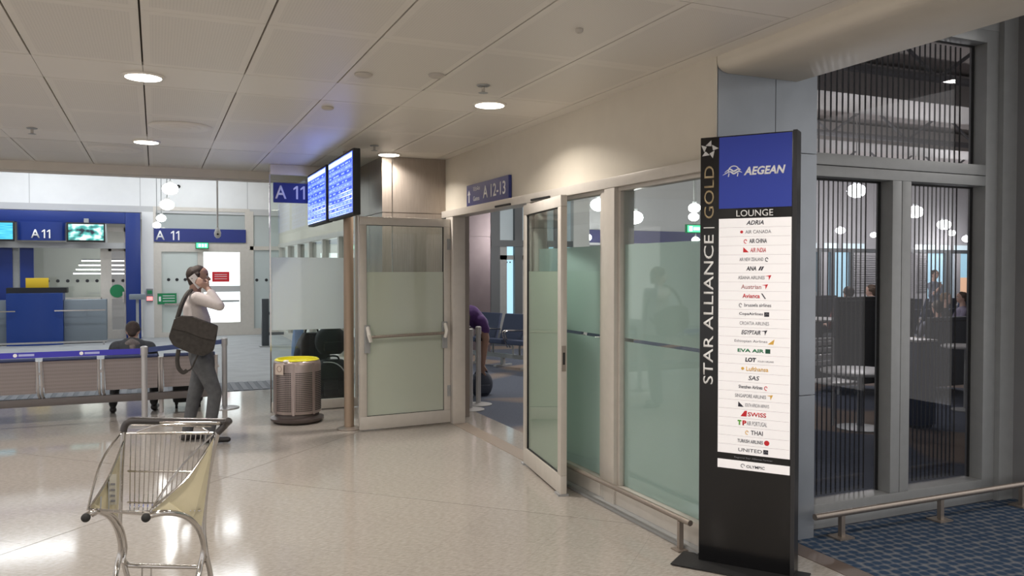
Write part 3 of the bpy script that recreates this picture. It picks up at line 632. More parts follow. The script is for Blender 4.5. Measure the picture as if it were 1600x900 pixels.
# ================================================================== SIGNS AND SCREENS
gs = thing('wall_sign', 'blue wall sign reading A 12-13 with an arrow, over the doorway', 'sign', (2.98, 7.4, 2.33))
box('sign_board', navy, 2.965, 2.995, 6.84, 7.93, 2.337, 2.552, gs); RV = Vector((0, -1, 0))
MB().prism([(2.9645, 7.86, 2.50), (2.9645, 7.90, 2.45), (2.9645, 7.875, 2.45), (2.9645, 7.875, 2.37), (2.9645, 7.845, 2.37), (2.9645, 7.845, 2.45), (2.9645, 7.82, 2.45)], (-.001, 0, 0)).build('arrow', whiteink, gs)
text('lettering', '\u0388\u03be\u03bf\u03b4\u03bf\u03b9', whiteink, gs, (2.9645, 7.74, 2.475), RV, ZV, width=.19, height=.045)
text('lettering', 'Gates', whiteink, gs, (2.9645, 7.74, 2.38), RV, ZV, width=.17, height=.045)
text('lettering', 'A 12-13', whiteink, gs, (2.9645, 7.47, 2.385), RV, ZV, width=.56, height=.125, bold=.01)
gs = thing('gate_sign', 'blue sign reading A 11 on top of the glass partition', 'sign', (1.7, 9.84, 2.45)); q0 = aty(9.83, 427, 285); q1 = aty(9.83, 427, 316)
box('sign_board', navy, q0.x, 2.0, 9.835, 9.858, q1.z, q0.z, gs); sign_11('A', whiteink, gs, (q0.x+.02, 9.8345, q1.z+.045), XV, ZV, .155, .13, .08)

stand = thing('screen_stand', 'brown steel post with clamps carrying the two flight screens', 'post', (1.86, 8.52, 0))
MB().tube([(1.86, 8.52, .01), (1.86, 8.52, 2.92)], .052, 20).build('post', mat('bronze_post', (.36, .27, .20), .4, .5), stand, smooth=True)
MB().lathe((1.86, 8.52, 0.001), [(.13, 0), (.13, .012), (.07, .03)], 24).build('base_plate', steel, stand, smooth=True); box('arm', blackm, 1.75, 1.79, 7.9, 9.3, 2.46, 2.54, stand); box('arm', blackm, 1.79, 1.86, 8.49, 8.55, 2.44, 2.56, stand)
board = emis_img('flight_rows', 'board', 1.5)
rowm = mat('flight_text', (.1, .15, .5), .5, emis=(.13, .22, 1), estr=1.5); rowh = mat('flight_head', (.6, .7, .9), .5, emis=(.5, .7, 1), estr=1.6); rowd = mat('flight_row', (.02, .05, .4), .5, emis=(.035, .08, .75), estr=1.4)
for lab, y0, y1 in (('nearer flight screen with rows of blue departures', 7.44, 8.54), ('farther flight screen behind the first one', 8.72, 9.80)):
    tv = thing('flight_screen', lab, 'screen', (1.7, (y0+y1)/2, 2.2), 'flight information screens')
    box('housing', blackm, 1.665, 1.735, y0-.02, y1+.02, 2.19, 2.80, tv, bevel=.008); box('display', board, 1.66, 1.665, y0, y1, 2.215, 2.775, tv); box('mount', blackm, 1.735, 1.75, (y0+y1)/2-.12, (y0+y1)/2+.12, 2.38, 2.6, tv)
    box('header_row', rowh, 1.6585, 1.66, y0+.01, y1-.01, 2.72, 2.765, tv)
    for i in range(12): box('flight_row', rowd if i % 2 else rowm, 1.6585, 1.66, y0+.02, y1-.02, 2.225+.041*i, 2.225+.041*i+.03, tv)
    random.seed(7)
    tx = MB()
    for i in range(12):
        y = y1-.06
        while y > y0+.1:
            l = random.uniform(.03, .14); tx.box(1.6575, 1.6585, y-l, y, 2.232+.041*i, 2.232+.041*i+.014); y -= l+random.uniform(.02, .16)
    stuff(tx.build('flight_entries', mat('entry_white', (.3, .4, .8), .5, emis=(.25, .36, 1), estr=1.6), tv))

# ---- lounge totem
TE = Vector((.595, -.804, 0)).normalized(); TN = Vector((-TE.y*-1, 0, 0)); TN = Vector((TE.y, -TE.x, 0)); TA = Vector((2.852, 3.826, 0))  # TN points at the viewer
def tp(u, z, d=0): p = TA+TE*u+TN*d; return Vector((p.x, p.y, z))
tt = thing('lounge_sign', 'tall black sign pillar with a blue panel and a white list of airlines', 'sign', TA+TE*.26)
def tbox(n_, m, u0, u1, z0, z1, d0, d1, par=tt, bev=0):
    return MB().obox(tp(u0, z0, d0), TE*(u1-u0), TN*(d1-d0), ZV*(z1-z0)).build(n_, m, par, bevel=bev, smooth=bev > 0)
tbox('body', blackp, 0, .527, .012, 2.432, -.10, 0, bev=.003)
tbox('base_plate', blackm, -.12, .60, .006, .012, -.10, .14)
tbox('side_frame', mat('dark_frame', (.02, .02, .022), .35), .508, .530, .012, 2.436, -.102, .006)
sky_blue = mat('panel_blue', (.020, .040, .27), .35, emis=(.02, .05, .55), estr=.12)
listm = mat('panel_white', (.78, .76, .76), .4, emis=(1, .97, .98), estr=.26)
tbox('blue_panel', sky_blue, .108, .503, 2.025, 2.425, 0, .003)
tbox('list_panel', listm, .108, .503, .650, 1.968, 0, .003); tbox('partner_panel', listm, .108, .503, .563, .612, 0, .003)
D0 = .0035
def tt_text(body, u, z, h, m=whiteink, w_=None, al='C', bold=0, sh=0, par=tt, nm='lettering'):
    return text(nm, body, m, par, tp(u, z, D0), TE, ZV, width=w_, height=h, align=al, bold=bold, shear=sh)
# vertical lettering reads upwards
text('lettering', 'STAR ALLIANCE', whiteink, tt, tp(.078, 1.03, .0005), ZV, -TE, height=.056, width=.85, bold=.004)
tbox('divider_bar', whiteink, .020, .082, 1.918, 1.923, .0005, .0015)
text('lettering', 'GOLD', brassink, tt, tp(.078, 1.972, .0005), ZV, -TE, height=.056, width=.298, bold=.002, label='brass coloured lettering')
text('lettering', 'LOUNGE', whiteink, tt, tp(.305, 1.978, .0005), TE, ZV, height=.036, width=.20, align='C', bold=.004)
# star emblem: five pointed shards around a gap
st = MB(); sc_ = tp(.05, 2.362, .0005)
for k in range(5):
    a = math.radians(90+72*k); u = TE*math.cos(a)+ZV*math.sin(a); v = TE*-math.sin(a)+ZV*math.cos(a)
    st.prism([sc_+u*.052-v*.012, sc_+u*.023+v*.021, sc_+u*.019-v*.012], TN*.0015)
st.build('star_emblem', mat('silver_ink', (.6, .6, .6), .4), tt)
text('lettering', 'AEGEAN', whiteink, tt, tp(.245, 2.205, D0), TE, ZV, height=.047, width=.225, bold=.035, shear=.25)
em = MB(); c0 = tp(.19, 2.228, D0)
arc = [c0+TE*(.030*math.cos(a))+ZV*(.030*math.sin(a)+.003) for a in [math.pi*i/14 for i in range(15)]]; em.tube(arc, .003, 6)
for dz, w0 in ((.010, .052), (-.004, .062)):
    pts_ = curve([c0+TE*(-w0)+ZV*(dz-.012), c0+TE*(-.022)+ZV*(dz+.006), c0+ZV*(dz-.006), c0+TE*.026+ZV*(dz+.006), c0+TE*(w0*.75)+ZV*(dz-.002)], 5); em.tube(pts_, [.0008+.004*math.sin(math.pi*i/(len(pts_)-1)) for i in range(len(pts_))], 6)
em.tube([c0+TE*-.026+ZV*-.006, c0+TE*-.030+ZV*-.026], .003, 6).tube([c0+TE*.024+ZV*-.006, c0+TE*.020+ZV*-.026], .003, 6)
em.build('bird_emblem', whiteink, tt)
AL = [('ADRIA', 'dark', .095, .3, .02, None), ('AIR CANADA', 'grey', .14, 0, .004, ('disc', 'red', -1)), ('AIR CHINA', 'dark', .095, 0, .02, ('swirl', 'red', -1)), ('AIR INDIA', 'red', .085, .2, .01, ('wedge', 'red', -1)),
      ('AIR NEW ZEALAND', 'grey', .13, 0, .01, ('swirl', 'dark', 1)), ('ANA', 'dark', .055, .2, .03, ('bars', 'dark', 1)), ('ASIANA AIRLINES', 'grey', .145, 0, .01, ('tail', 'red', 1)), ('Austrian', 'rose', .11, 0, .01, ('tail', 'red', 1)),
      ('Avianca', 'red', .095, 0, .02, ('slash', 'dark', 1)), ('brussels airlines', 'dark', .145, 0, .005, ('swirl', 'grey', -1)), ('CopaAirlines', 'dark', .13, 0, .01, ('box', 'dark', 1)), ('CROATIA AIRLINES', 'grey', .16, 0, 0, None),
      ('EGYPTAIR', 'dark', .105, .3, .02, ('tail', 'dark', 1)), ('Ethiopian Airlines', 'grey', .18, 0, 0, ('wedge', 'gold', 1)), ('EVA AIR', 'green', .145, 0, .03, ('box', 'dgreen', 1)), ('LOT', 'dark', .06, .1, .05, ('fine', 'POLISH AIRLINES', 1)),
      ('Lufthansa', 'gold', .12, 0, .015, ('disc', 'gold', -1)), ('SAS', 'dark', .06, .2, .01, None), ('Shenzhen Airlines', 'dark', .13, 0, .01, ('swirl', 'red', 1)), ('SINGAPORE AIRLINES', 'grey', .17, 0, .005, ('tail', 'gold', 1)),
      ('SOUTH AFRICAN AIRWAYS', 'grey', .13, 0, 0, ('wedge', 'dark', -1)), ('SWISS', 'red', .10, 0, .02, ('tailbox', 'red', -1)), ('AIR PORTUGAL', 'grey', .11, 0, 0, ('tap', 'red', -1)), ('THAI', 'dark', .065, 0, .01, ('swirl', 'gold', -1)),
      ('TURKISH AIRLINES', 'dark', .14, 0, .01, ('discbox', 'red', 1)), ('UNITED', 'dark', .13, 0, 0, ('box', 'dark', 1))]
IK = dict(dark=darkink, grey=greyink, red=redink, green=greenink, gold=goldink, rose=mat('rose_ink', (.5, .22, .22), .5), dgreen=mat('deep_green_ink', (.01, .09, .05), .5))
rh = (1.968-.650)/26; linem = mat('rule_grey', (.45, .45, .47), .5)
for i, (nm, ck, wd, sh, bo, mk) in enumerate(AL):
    z0 = 1.968-rh*(i+1)
    if i < 25: tbox('rule', linem, .112, .499, z0-.0006, z0+.0006, .003, D0)
    hgt = .019 if wd > .12 else .024
    off = 0 if not mk else -.018*mk[2]
    tt_text(nm, .308+off, z0+rh/2-hgt/2, hgt, IK[ck], wd, 'C', bo, sh)
    if not mk: continue
    k, cc, sd = mk; s = .011; b = MB(); uc = .308+off+sd*(wd/2+.02); zc = z0+rh/2
    P = lambda a, c: tp(uc+a*s, zc+c*s, D0)
    if k == 'fine': tt_text(cc, .308+off+wd/2+.052, zc-.011, .009, greyink, .085); continue
    if k == 'disc': b.tube([P(0, 0), P(0, 0)+TN*.001], s*.75, 14)
    elif k == 'discbox': b.tube([P(0, 0), P(0, 0)+TN*.001], s*1.3, 18)
    elif k == 'swirl': b.tube([P(math.cos(a)*(.4+a*.14), math.sin(a)*(.5+a*.14)) for a in [j*.5 for j in range(11)]], .0022, 5)
    elif k == 'wedge': b.prism([P(-1.7, -1.1), P(1.6*sd, 1.5), P(1.1, -1.1)], TN*.001)
    elif k == 'tail': b.prism([P(-1.6, .8), P(1.5, 1.3), P(.3, -1.3), P(.2, .6)], TN*.001)
    elif k == 'slash': b.prism([P(-1.2, 1.3), P(-.6, 1.3), P(1.2, -1.4), P(.6, -1.4)], TN*.001)
    elif k == 'bars': b.prism([P(-.9, -1), P(.1, 1), P(.9, 1), P(-.1, -1)], TN*.001).prism([P(.2, -1), P(1.2, 1), P(2.0, 1), P(1, -1)], TN*.001)
    elif k == 'box': b.prism([P(-1.2, -1.1), P(-1.2, 1.1), P(1.2, 1.1), P(1.2, -1.1)], TN*.001)
    elif k == 'tailbox': b.prism([P(-1.8, -1.3), P(.3, 1.6), P(1.4, 1.6), P(1.2, -1.3)], TN*.001)
    elif k == 'tap': b.prism([P(-2.8, 1.3), P(-.9, 1.3), P(-.9, .6), P(-1.5, .6), P(-1.5, -1.2), P(-2.2, -1.2), P(-2.2, .6), P(-2.8, .6)], TN*.001)
    b.build('emblem', mat('leaf_green_ink', (.12, .42, .04), .5) if k == 'tap' else IK[cc], tt)
    if k == 'tap': tt_text('P', .308+off-wd/2-.013, zc-.014, .028, redink, .022, 'C', .05)
    if k == 'box' and cc == 'dark': MB().tube([P(-1, -.6), P(0, .4), P(1, -.2)], .0012, 5).build('emblem_line', listm, tt)
tt_text('Regional Star Alliance Partner', .308, .624, .012, greyink, .21); tt_text('OLYMPIC', .320, .577, .016, darkink, .10, 'C', .01)
MB().tube([tp(.25+.010*math.cos(j*.6), .586+.010*math.sin(j*.6), D0) for j in range(9)], .0016, 5).build('emblem', darkink, tt)
# ================================================================== FURNITURE OF THE CONCOURSE
# ---- bench of perforated seats seen from behind
def perfor(name, col):
    m = bpy.data.materials.new(name); m.use_nodes = True; n = m.node_tree; b = n.nodes['Principled BSDF']
    tc = n.nodes.new('ShaderNodeTexCoord'); v = n.nodes.new('ShaderNodeTexVoronoi'); v.inputs['Scale'].default_value = 110; v.inputs['Randomness'].default_value = 0
    n.links.new(tc.outputs['Object'], v.inputs['Vector']); r = n.nodes.new('ShaderNodeMapRange'); r.inputs[1].default_value = .3; r.inputs[2].default_value = .4; r.inputs[3].default_value = .72; r.inputs[4].default_value = 1
    n.links.new(v.outputs['Distance'], r.inputs[0]); mx = n.nodes.new('ShaderNodeVectorMath'); mx.operation = 'SCALE'; mx.inputs[0].default_value = col
    n.links.new(r.outputs[0], mx.inputs['Scale']); n.links.new(mx.outputs[0], b.inputs['Base Color']); b.inputs['Roughness'].default_value = .4; b.inputs['Metallic'].default_value = .3; return m
seatm = perfor('perforated_seat', (.35, .31, .305)); capm = mat('seat_cap', (.03, .045, .12), .6); sframe = mat('seat_frame', (.50, .47, .46), .35, .4)
bn = thing('waiting_bench', 'row of perforated metal seats with navy top edges, seen from behind', 'bench', (-1, 10.1, 0))
BZ = .06; xs = [-2.44, -1.785, -1.125, -.53, .07]
for i, x0 in enumerate(xs):
    x1 = x0+.60 if i < 4 else x0+.56
    if i == 3: x1 = .02
    if i == 2: x1 = -.595
    bk = MB().prism([(x0, 10.02, .70), (x1, 10.02, .70), (x1-.01, 10.10, .345), (x0+.01, 10.10, .345)], (0, .012, 0)).build('backrest', seatm, bn)
    MB().tube([(x0+.006, 10.02, .715), (x1-.006, 10.02, .715)], .02, 10).build('top_cushion', capm, bk, smooth=True)
    MB().prism([(x0+.01, 10.10, .34), (x1-.01, 10.10, .34), (x1-.01, 10.52, .38), (x0+.01, 10.52, .38)], (0, 0, .015)).build('seat', seatm, bn)
    for x in (x0-.012, x1+.012): MB().tube(curve([(x, 10.015, .70), (x, 10.06, .5), (x, 10.10, .34), (x, 10.28, .26)], 4), .014, 8).build('side_tube', sframe, bn, smooth=True)
    MB().tube(curve([(x1+.03, 10.04, .56), (x1+.03, 10.25, .57), (x1+.03, 10.46, .55), (x1+.03, 10.46, .36)], 4), .014, 8).build('armrest', sframe, bn, smooth=True)
box('beam', mat('beam_grey', (.20, .18, .175), .4, .3), -2.5, .70, 10.20, 10.28, .185, .27, bn, bevel=.008)
for x in (-1.83, .05): MB().tube([(x, 10.24, .19), (x, 10.24, .03)], .025, 10).build('leg', sframe, bn); box('foot', sframe, x-.03, x+.03, 10.0, 10.5, 0, .03, bn, bevel=.008)
# ---- belt barriers
postm = mat('barrier_post_grey', (.46, .45, .45), .35, .4)
def belt_post(x, y, label, h=.86, group='belt barrier posts by the bench', m=postm, parent_group=True):
    t = thing('belt_post', label, 'post', (x, y, 0), group)
    MB().tube([(x, y, .012), (x, y, h-.03)], .031, 16).build('tube', m, t, smooth=True); MB().lathe((x, y, 0), [(.17, 0), (.17, .008), (.10, .02), (.03, .03)], 28).build('base', m, t, smooth=True)
    MB().lathe((x, y, h-.10), [(.036, 0), (.038, .02), (.038, .09), (.02, .10)], 16).build('belt_head', m, t, smooth=True); return t
belt_post(-.12, 9.62, 'belt barrier post in front of the third bench seat'); belt_post(.76, 10.45, 'belt barrier post to the right of the standing man'); belt_post(-2.35, 9.62, 'belt barrier post beyond the left edge of the picture')
beltm = mat('belt_blue', (.045, .04, .42), .5)
bt = thing('barrier_belt', 'bright blue belt with white prints stretched behind the trolley', 'belt', (-1.2, 9.62, .8)); box('webbing', beltm, -2.33, -.15, 9.619, 9.622, .775, .835, bt)
for x in (-1.32, -.72): MB().tube([(x, 9.6185, .806), (x, 9.617, .806)], .019, 12).build('print_disc', whiteink, bt); box('print_bar', mat('belt_print', (.42, .45, .75), .5), x+.03, x+.17, 9.6175, 9.619, .795, .818, bt)
b2 = thing('barrier_belt', 'second blue belt running back from the post to the right', 'belt', (.3, 10, .8)); v = Vector((.80, .735, 0)); MB().obox((-.075, 9.675, .785), v, (-.003, .003, 0), (0, 0, .055)).build('webbing', mat('belt_slate', (.07, .10, .25), .5), b2)

# ---- litter bin
bx, by = 1.43, 9.20; binm = mat('bin_steel', (.40, .33, .31), .33, .65, noise=.05, nscale=20)
lb = thing('litter_bin', 'round brown metal litter bin with slotted sides and a yellow bag', 'bin', (bx, by, 0))
MB().lathe((bx, by, 0), [(.245, 0), (.285, .03), (.29, .055), (.262, .06), (.24, .075), (.235, .10)], 40).build('base_dish', mat('dark_bronze', (.10, .08, .075), .4, .4), lb, smooth=True)
MB().lathe((bx, by, 0), [(.225, .10), (.252, .11), (.257, .13), (.257, .64), (.25, .675), (.24, .685), (.215, .685), (.21, .60), (.01, .59)], 48).build('drum', binm, lb, smooth=True)
MB().lathe((bx, by, 0), [(.20, .675), (.236, .687), (.242, .690), (.222, .705), (.205, .700), (.195, .65), (.19, .60)], 40).build('liner_bag', mat('yellow_bag', (.72, .66, .02), .45), lb, smooth=True)
va = math.atan2(-by, -bx)      # direction to the viewer
ribs = MB(); holes = MB()
for base in (va-.62, va+.30, va+1.2):
    for c in range(11):
        a = base+(c-5)*.068; 
        for r in range(21):
            z = .145+r*.0205; e = Vector((math.cos(a), math.sin(a), 0)); tt_ = Vector((-e.y, e.x, 0)); p0 = Vector((bx, by, 0))+e*.2565
            holes.obox(p0-tt_*.0055+ZV*z, tt_*.011, ZV*.0115, e*.0018)
stuff(holes.build('slots', blackm, lb))
for a in (va-.16, va+.74, va-1.08): 
    e = Vector((math.cos(a), math.sin(a), 0)); t2 = Vector((-e.y, e.x, 0)); MB().obox(Vector((bx, by, .105))+e*.254-t2*.012, t2*.024, ZV*.565, e*.008).build('seam_strip', binm, lb)
e = Vector((math.cos(va-.78), math.sin(va-.78), 0)); t2 = Vector((-e.y, e.x, 0)); MB().obox(Vector((bx, by, .545))+e*.263-t2*.06, t2*.12, ZV*.12, e*.002).build('sticker', mat('paper_tag', (.62, .52, .45), .6), lb)
MB().tube([Vector((bx, by, .61))+e*(.266)+t2*(.032*math.cos(j*.45))+ZV*(.032*math.sin(j*.45)) for j in range(14)], .003, 5, close=True).build('sticker_ring', mat('tag_print', (.32, .22, .18), .6), lb)
e2 = Vector((math.cos(va-.5), math.sin(va-.5), 0)); MB().ball(Vector((bx, by, .69))+e2*.235, .03, 7, (1.2, .8, .6)).build('bag_knot', mat('bag_white', (.8, .78, .75), .5), lb, smooth=True)

# ---- luggage trolley (chrome tubes; d = distance from the viewer of each plane it lies in)
tr = thing('luggage_trolley', 'empty chrome luggage trolley with cream side boards in the foreground', 'trolley', (0.05, 4.1, 0))
T_ = lambda px, py, d=3.8: atd(d, px, py)
hl = curve([T_(193, 674), T_(196, 664), T_(206, 657.5), T_(235, 657.5), T_(345, 659), T_(356, 658, 3.78), T_(352, 664, 3.80), T_(340, 676)], 6)
MB().tube(hl[:], [.0165]*len(hl), 12).build('handle', mat('handle_grip', (.05, .045, .045), .3), tr, smooth=True)
MB().tube([T_(250, 660, 3.785), T_(345, 661, 3.785)], .0065, 8).build('handle_highlight', chrome, tr, smooth=True)  # thin chrome tube that draws the highlight along the dark grip
Lm = curve([T_(193, 671), T_(190, 720), T_(188, 780), T_(187, 830), T_(194, 880), T_(205, 925, 3.82), T_(212, 975, 3.85)], 6); Rm = curve([T_(341, 672), T_(331, 713), T_(322, 765), T_(318, 822), T_(322, 865), T_(329, 900, 3.82), T_(334, 965, 3.85)], 6)
for q in (Lm, Rm): MB().tube(q, .0125, 12).build('main_tube', chrome, tr, smooth=True)
La = curve([T_(134, 806, 3.42), T_(150, 799, 3.45), T_(168, 805, 3.55), T_(182, 824, 3.66), T_(189, 855, 3.72), T_(183, 885, 3.70), T_(176, 925, 3.62), T_(168, 985, 3.5)], 6)
Ra = curve([T_(228, 808, 3.42), T_(256, 801, 3.45), T_(288, 806, 3.55), T_(309, 825, 3.66), T_(318, 853, 3.72), T_(313, 885, 3.70), T_(304, 925, 3.62), T_(296, 985, 3.5)], 6)
for q in (La, Ra): MB().tube(q, .0125, 12).build('curved_arm', chrome, tr, smooth=True)
La2 = [p+Vector((.02, .03, -.012)) for p in La[:30]]; Ra2 = [p+Vector((.0, .04, -.018)) for p in Ra[:30]]
for q in (La2, Ra2): MB().tube(q, .007, 8).build('inner_arm', chrome, tr, smooth=True)
for px in (134, 228): MB().ball(T_(px, 809, 3.41), .019, 8).build('rubber_tip', rubber, tr, smooth=True)
MB().tube(curve([T_(189, 866, 3.74), T_(198, 881), T_(215, 884), T_(300, 886), T_(313, 884), T_(320, 870, 3.74)], 5), .0105, 10).build('cross_bar', chrome, tr, smooth=True)
MB().tube([T_(140, 797, 3.46), T_(180, 799, 3.47), T_(236, 804, 3.46)], .008, 8).build('front_rod', chrome, tr, smooth=True)
# slanting basket edges from the arm tips to the handle
def diag(a, b, c): return curve([a, b, c], 10)
Ld = [diag(T_(137, 797, 3.45), T_(158, 722, 3.58), T_(191, 674, 3.79)), diag(T_(141, 792, 3.45), T_(170, 745, 3.6), T_(193, 690, 3.79))]
Rd = [diag(T_(234, 800, 3.45), T_(280, 733, 3.6), T_(334, 677, 3.79)), diag(T_(238, 793, 3.45), T_(292, 747, 3.6), T_(335, 684, 3.79))]
for q in Ld+Rd: MB().tube(q, .0052, 8).build('basket_edge', chrome, tr, smooth=True)
boardm = mat('cream_board', (.60, .54, .37), .5, noise=.10, nscale=5)
def board_(edge, tube_, n_lab):
    n = Vector((0, -.004, 0)); m_ = MB(); k = len(edge)
    pts_ = list(edge)+list(tube_)[::1]
    m_.prism(pts_, n); return m_.build('side_board', boardm, tr)
def bez(a, b, c, n=10): return [a*(1-t)**2+b*2*t*(1-t)+c*t*t for t in [i/n for i in range(n+1)]]
lb1 = bez(T_(139, 795, 3.46), T_(170, 757, 3.58), T_(188, 705, 3.775)); board_(lb1, [T_(187, 760, 3.78), T_(184, 818, 3.72), T_(178, 806, 3.64), T_(162, 799, 3.54)], 0)
lb2 = bez(T_(237, 798, 3.46), T_(292, 757, 3.6), T_(334, 684, 3.775)); board_(lb2, [T_(324, 755, 3.78), T_(315, 822, 3.72), T_(302, 812, 3.64), T_(285, 803, 3.55)], 0)
for a, b in ((T_(158, 776, 3.53), T_(157, 797, 3.51)), (T_(170, 752, 3.6), T_(170, 802, 3.58))): MB().tube([a, b], .003, 6).build('board_rib', alu_grey, tr)
MB().obox(T_(171, 741, 3.60), T_(182, 741, 3.68)-T_(171, 741, 3.60), T_(171, 789, 3.60)-T_(171, 741, 3.60), (0, -.003, 0)).build('instruction_label', mat('old_label', (.62, .60, .52), .5), tr)
for z in (755, 764, 773, 781): MB().obox(T_(173, z, 3.595), T_(180, z, 3.66)-T_(173, z, 3.595), T_(173, z+3, 3.595)-T_(173, z, 3.595), (0, -.003, 0)).build('label_line', greyink, tr)
# wire back of the basket
for (a, b, r) in ((T_(198, 677), T_(334, 677), .006), (T_(200, 736), T_(318, 738), .0045), (T_(199, 785), T_(315, 788), .0045), (T_(206, 664, 3.78), T_(330, 666, 3.78), .004)):
    mid = (a+b)/2; MB().tube([a, mid, b], r, 8).build('basket_rod', chrome, tr, smooth=True)
for i in range(17):
    t = i/16; x0 = 204+t*126; x1 = 203+t*112; MB().tube(curve([T_(x0, 677), T_(x0-(x0-x1)*.5, 733), T_(x1, 786), T_(x1-t*4, 798, 3.62)], 3), .0026, 6).build('basket_wire', chrome, tr)
for i in range(9):
    t = i/8; MB().tube([T_(203+t*112, 798, 3.70), T_(145+t*88, 799, 3.46)], .0024, 6).build('basket_wire', chrome, tr)
MB().tube(curve([T_(214, 675, 3.74), T_(250, 664, 3.70), T_(300, 665, 3.70), T_(327, 675, 3.74)], 6), .0045, 8).build('bow_rod', chrome, tr, smooth=True)
# platform and wheels, below the frame of the picture
pl = [Vector((-.17, 4.10, .14)), Vector((.21, 3.93, .14)), Vector((-.06, 3.28, .12)), Vector((-.26, 3.36, .12))]
MB().tube([pl[0], pl[3], pl[2], pl[1]], .0125, 10, close=True).build('platform_frame', chrome, tr, smooth=True)
for i in range(1, 7): t = i/7; MB().tube([pl[0].lerp(pl[1], t), pl[3].lerp(pl[2], t)], .005, 6).build('platform_rod', chrome, tr)
for a, b in ((Lm[-1], pl[0]), (Rm[-1], pl[1]), (La[-1], pl[0].lerp(pl[3], .4)), (Ra[-1], pl[1].lerp(pl[2], .4))): MB().tube([a, b], .0125, 10).build('strut', chrome, tr, smooth=True)
for (x, y) in ((-.19, 4.08), (.21, 3.90), (-.16, 3.33)):
    wh = MB().tube([(x-.018, y, .062), (x+.018, y, .062)], .062, 20).build('wheel', rubber, tr, smooth=True); box('fork', alu_grey, x-.028, x+.028, y-.012, y+.012, .11, .14, tr)
for (px, h_) in ((236, 0), (222, 0)): MB().tube([T_(px, 885, 3.8), T_(px, 920, 3.8)], .004, 6).build('hanging_rod', chrome, tr)

# ================================================================== PEOPLE
def cap(mb, p0, r0, p1, r1, side=None, k=1.0, n=14):
    """tapered capsule; k squashes it across 'side'"""
    p0, p1 = Vector(p0), Vector(p1); t = p1-p0; L = t.length; t = t.normalized() if L > 1e-6 else Vector((0, 0, 1))
    s = Vector(side) if side is not None else t.orthogonal(); s = (s-t*s.dot(t)).normalized(); u = t.cross(s)
    rings = []
    for i in range(1, 6): a = -math.pi/2+i*math.pi/10; rings.append((p0+t*(r0*math.sin(a)), r0*math.cos(a)))
    for i in range(0, 5): a = i*math.pi/10; rings.append((p1+t*(r1*math.sin(a)), r1*math.cos(a)))
    b = len(mb.v); mb.v.append(tuple(p0-t*r0))
    for c, r in rings:
        for j in range(n): a = 2*math.pi*j/n; mb.v.append(tuple(c+s*(math.cos(a)*r*k)+u*(math.sin(a)*r)))
    mb.v.append(tuple(p1+t*r1)); R_ = len(rings)
    for j in range(n):
        mb.f.append((b, b+1+(j+1) % n, b+1+j)); mb.m.append(0)
        for i in range(R_-1): mb.f.append((b+1+i*n+j, b+1+i*n+(j+1) % n, b+1+(i+1)*n+(j+1) % n, b+1+(i+1)*n+j)); mb.m.append(0)
        mb.f.append((b+1+(R_-1)*n+j, b+1+(R_-1)*n+(j+1) % n, b+1+R_*n)); mb.m.append(0)
def figure(name, caps_, mats, parent, voxel=.009, smooth=4):
    """caps_: (p0, r0, p1, r1, material index, side, k) -> one continuous remeshed surface"""
    mb = MB()
    for c in caps_: cap(mb, c[0], c[1], c[2], c[3], c[5] if len(c) > 5 else None, c[6] if len(c) > 6 else 1.0)
    off = off_of(parent); me = mb.mesh('tmp', mats[0], off)
    o = bpy.data.objects.new('tmp', me); C.objects.link(o)
    md = o.modifiers.new('r', 'REMESH'); md.mode = 'VOXEL'; md.voxel_size = voxel
    ms = o.modifiers.new('s', 'SMOOTH'); ms.factor = .5; ms.iterations = smooth
    dg = bpy.context.evaluated_depsgraph_get(); out = bpy.data.meshes.new_from_object(o.evaluated_get(dg)); bpy.data.objects.remove(o)
    out.name = name; out.materials.clear()
    for m in mats: out.materials.append(m)
    nf = len(out.polygons); cen = np.empty(nf*3); out.polygons.foreach_get('center', cen); cen = cen.reshape(-1, 3)+np.array(off)[None, :]
    best = np.full(nf, 1e9); mi = np.zeros(nf, dtype=np.int32)
    for c in caps_:
        a = np.array(Vector(c[0])); b = np.array(Vector(c[2])); ab = b-a; L2 = max(float(ab@ab), 1e-9)
        t = np.clip(((cen-a)@ab)/L2, 0, 1); d = np.linalg.norm(cen-(a+t[:, None]*ab), axis=1)-(c[1]+(c[3]-c[1])*t)
        w_ = d < best-1e-4; best[w_] = d[w_]; mi[w_] = c[4]
    out.polygons.foreach_set('material_index', mi); out.polygons.foreach_set('use_smooth', [True]*nf); out.update()
    return link(name, out, parent)
skin = mat('skin', (.40, .245, .19), .6); skin2 = mat('skin_fair', (.52, .34, .27), .55)
shirt = mat('striped_shirt', (.58, .53, .52), .8, noise=.12, nscale=60, stretch=(8, 8, .4)); jeans = mat('grey_jeans', (.088, .092, .10), .85, noise=.18, nscale=18); shoe = mat('dark_shoe', (.02, .018, .018), .4); hairm = mat('dark_hair', (.035, .022, .018), .7, noise=.3, nscale=80, bump=.4)

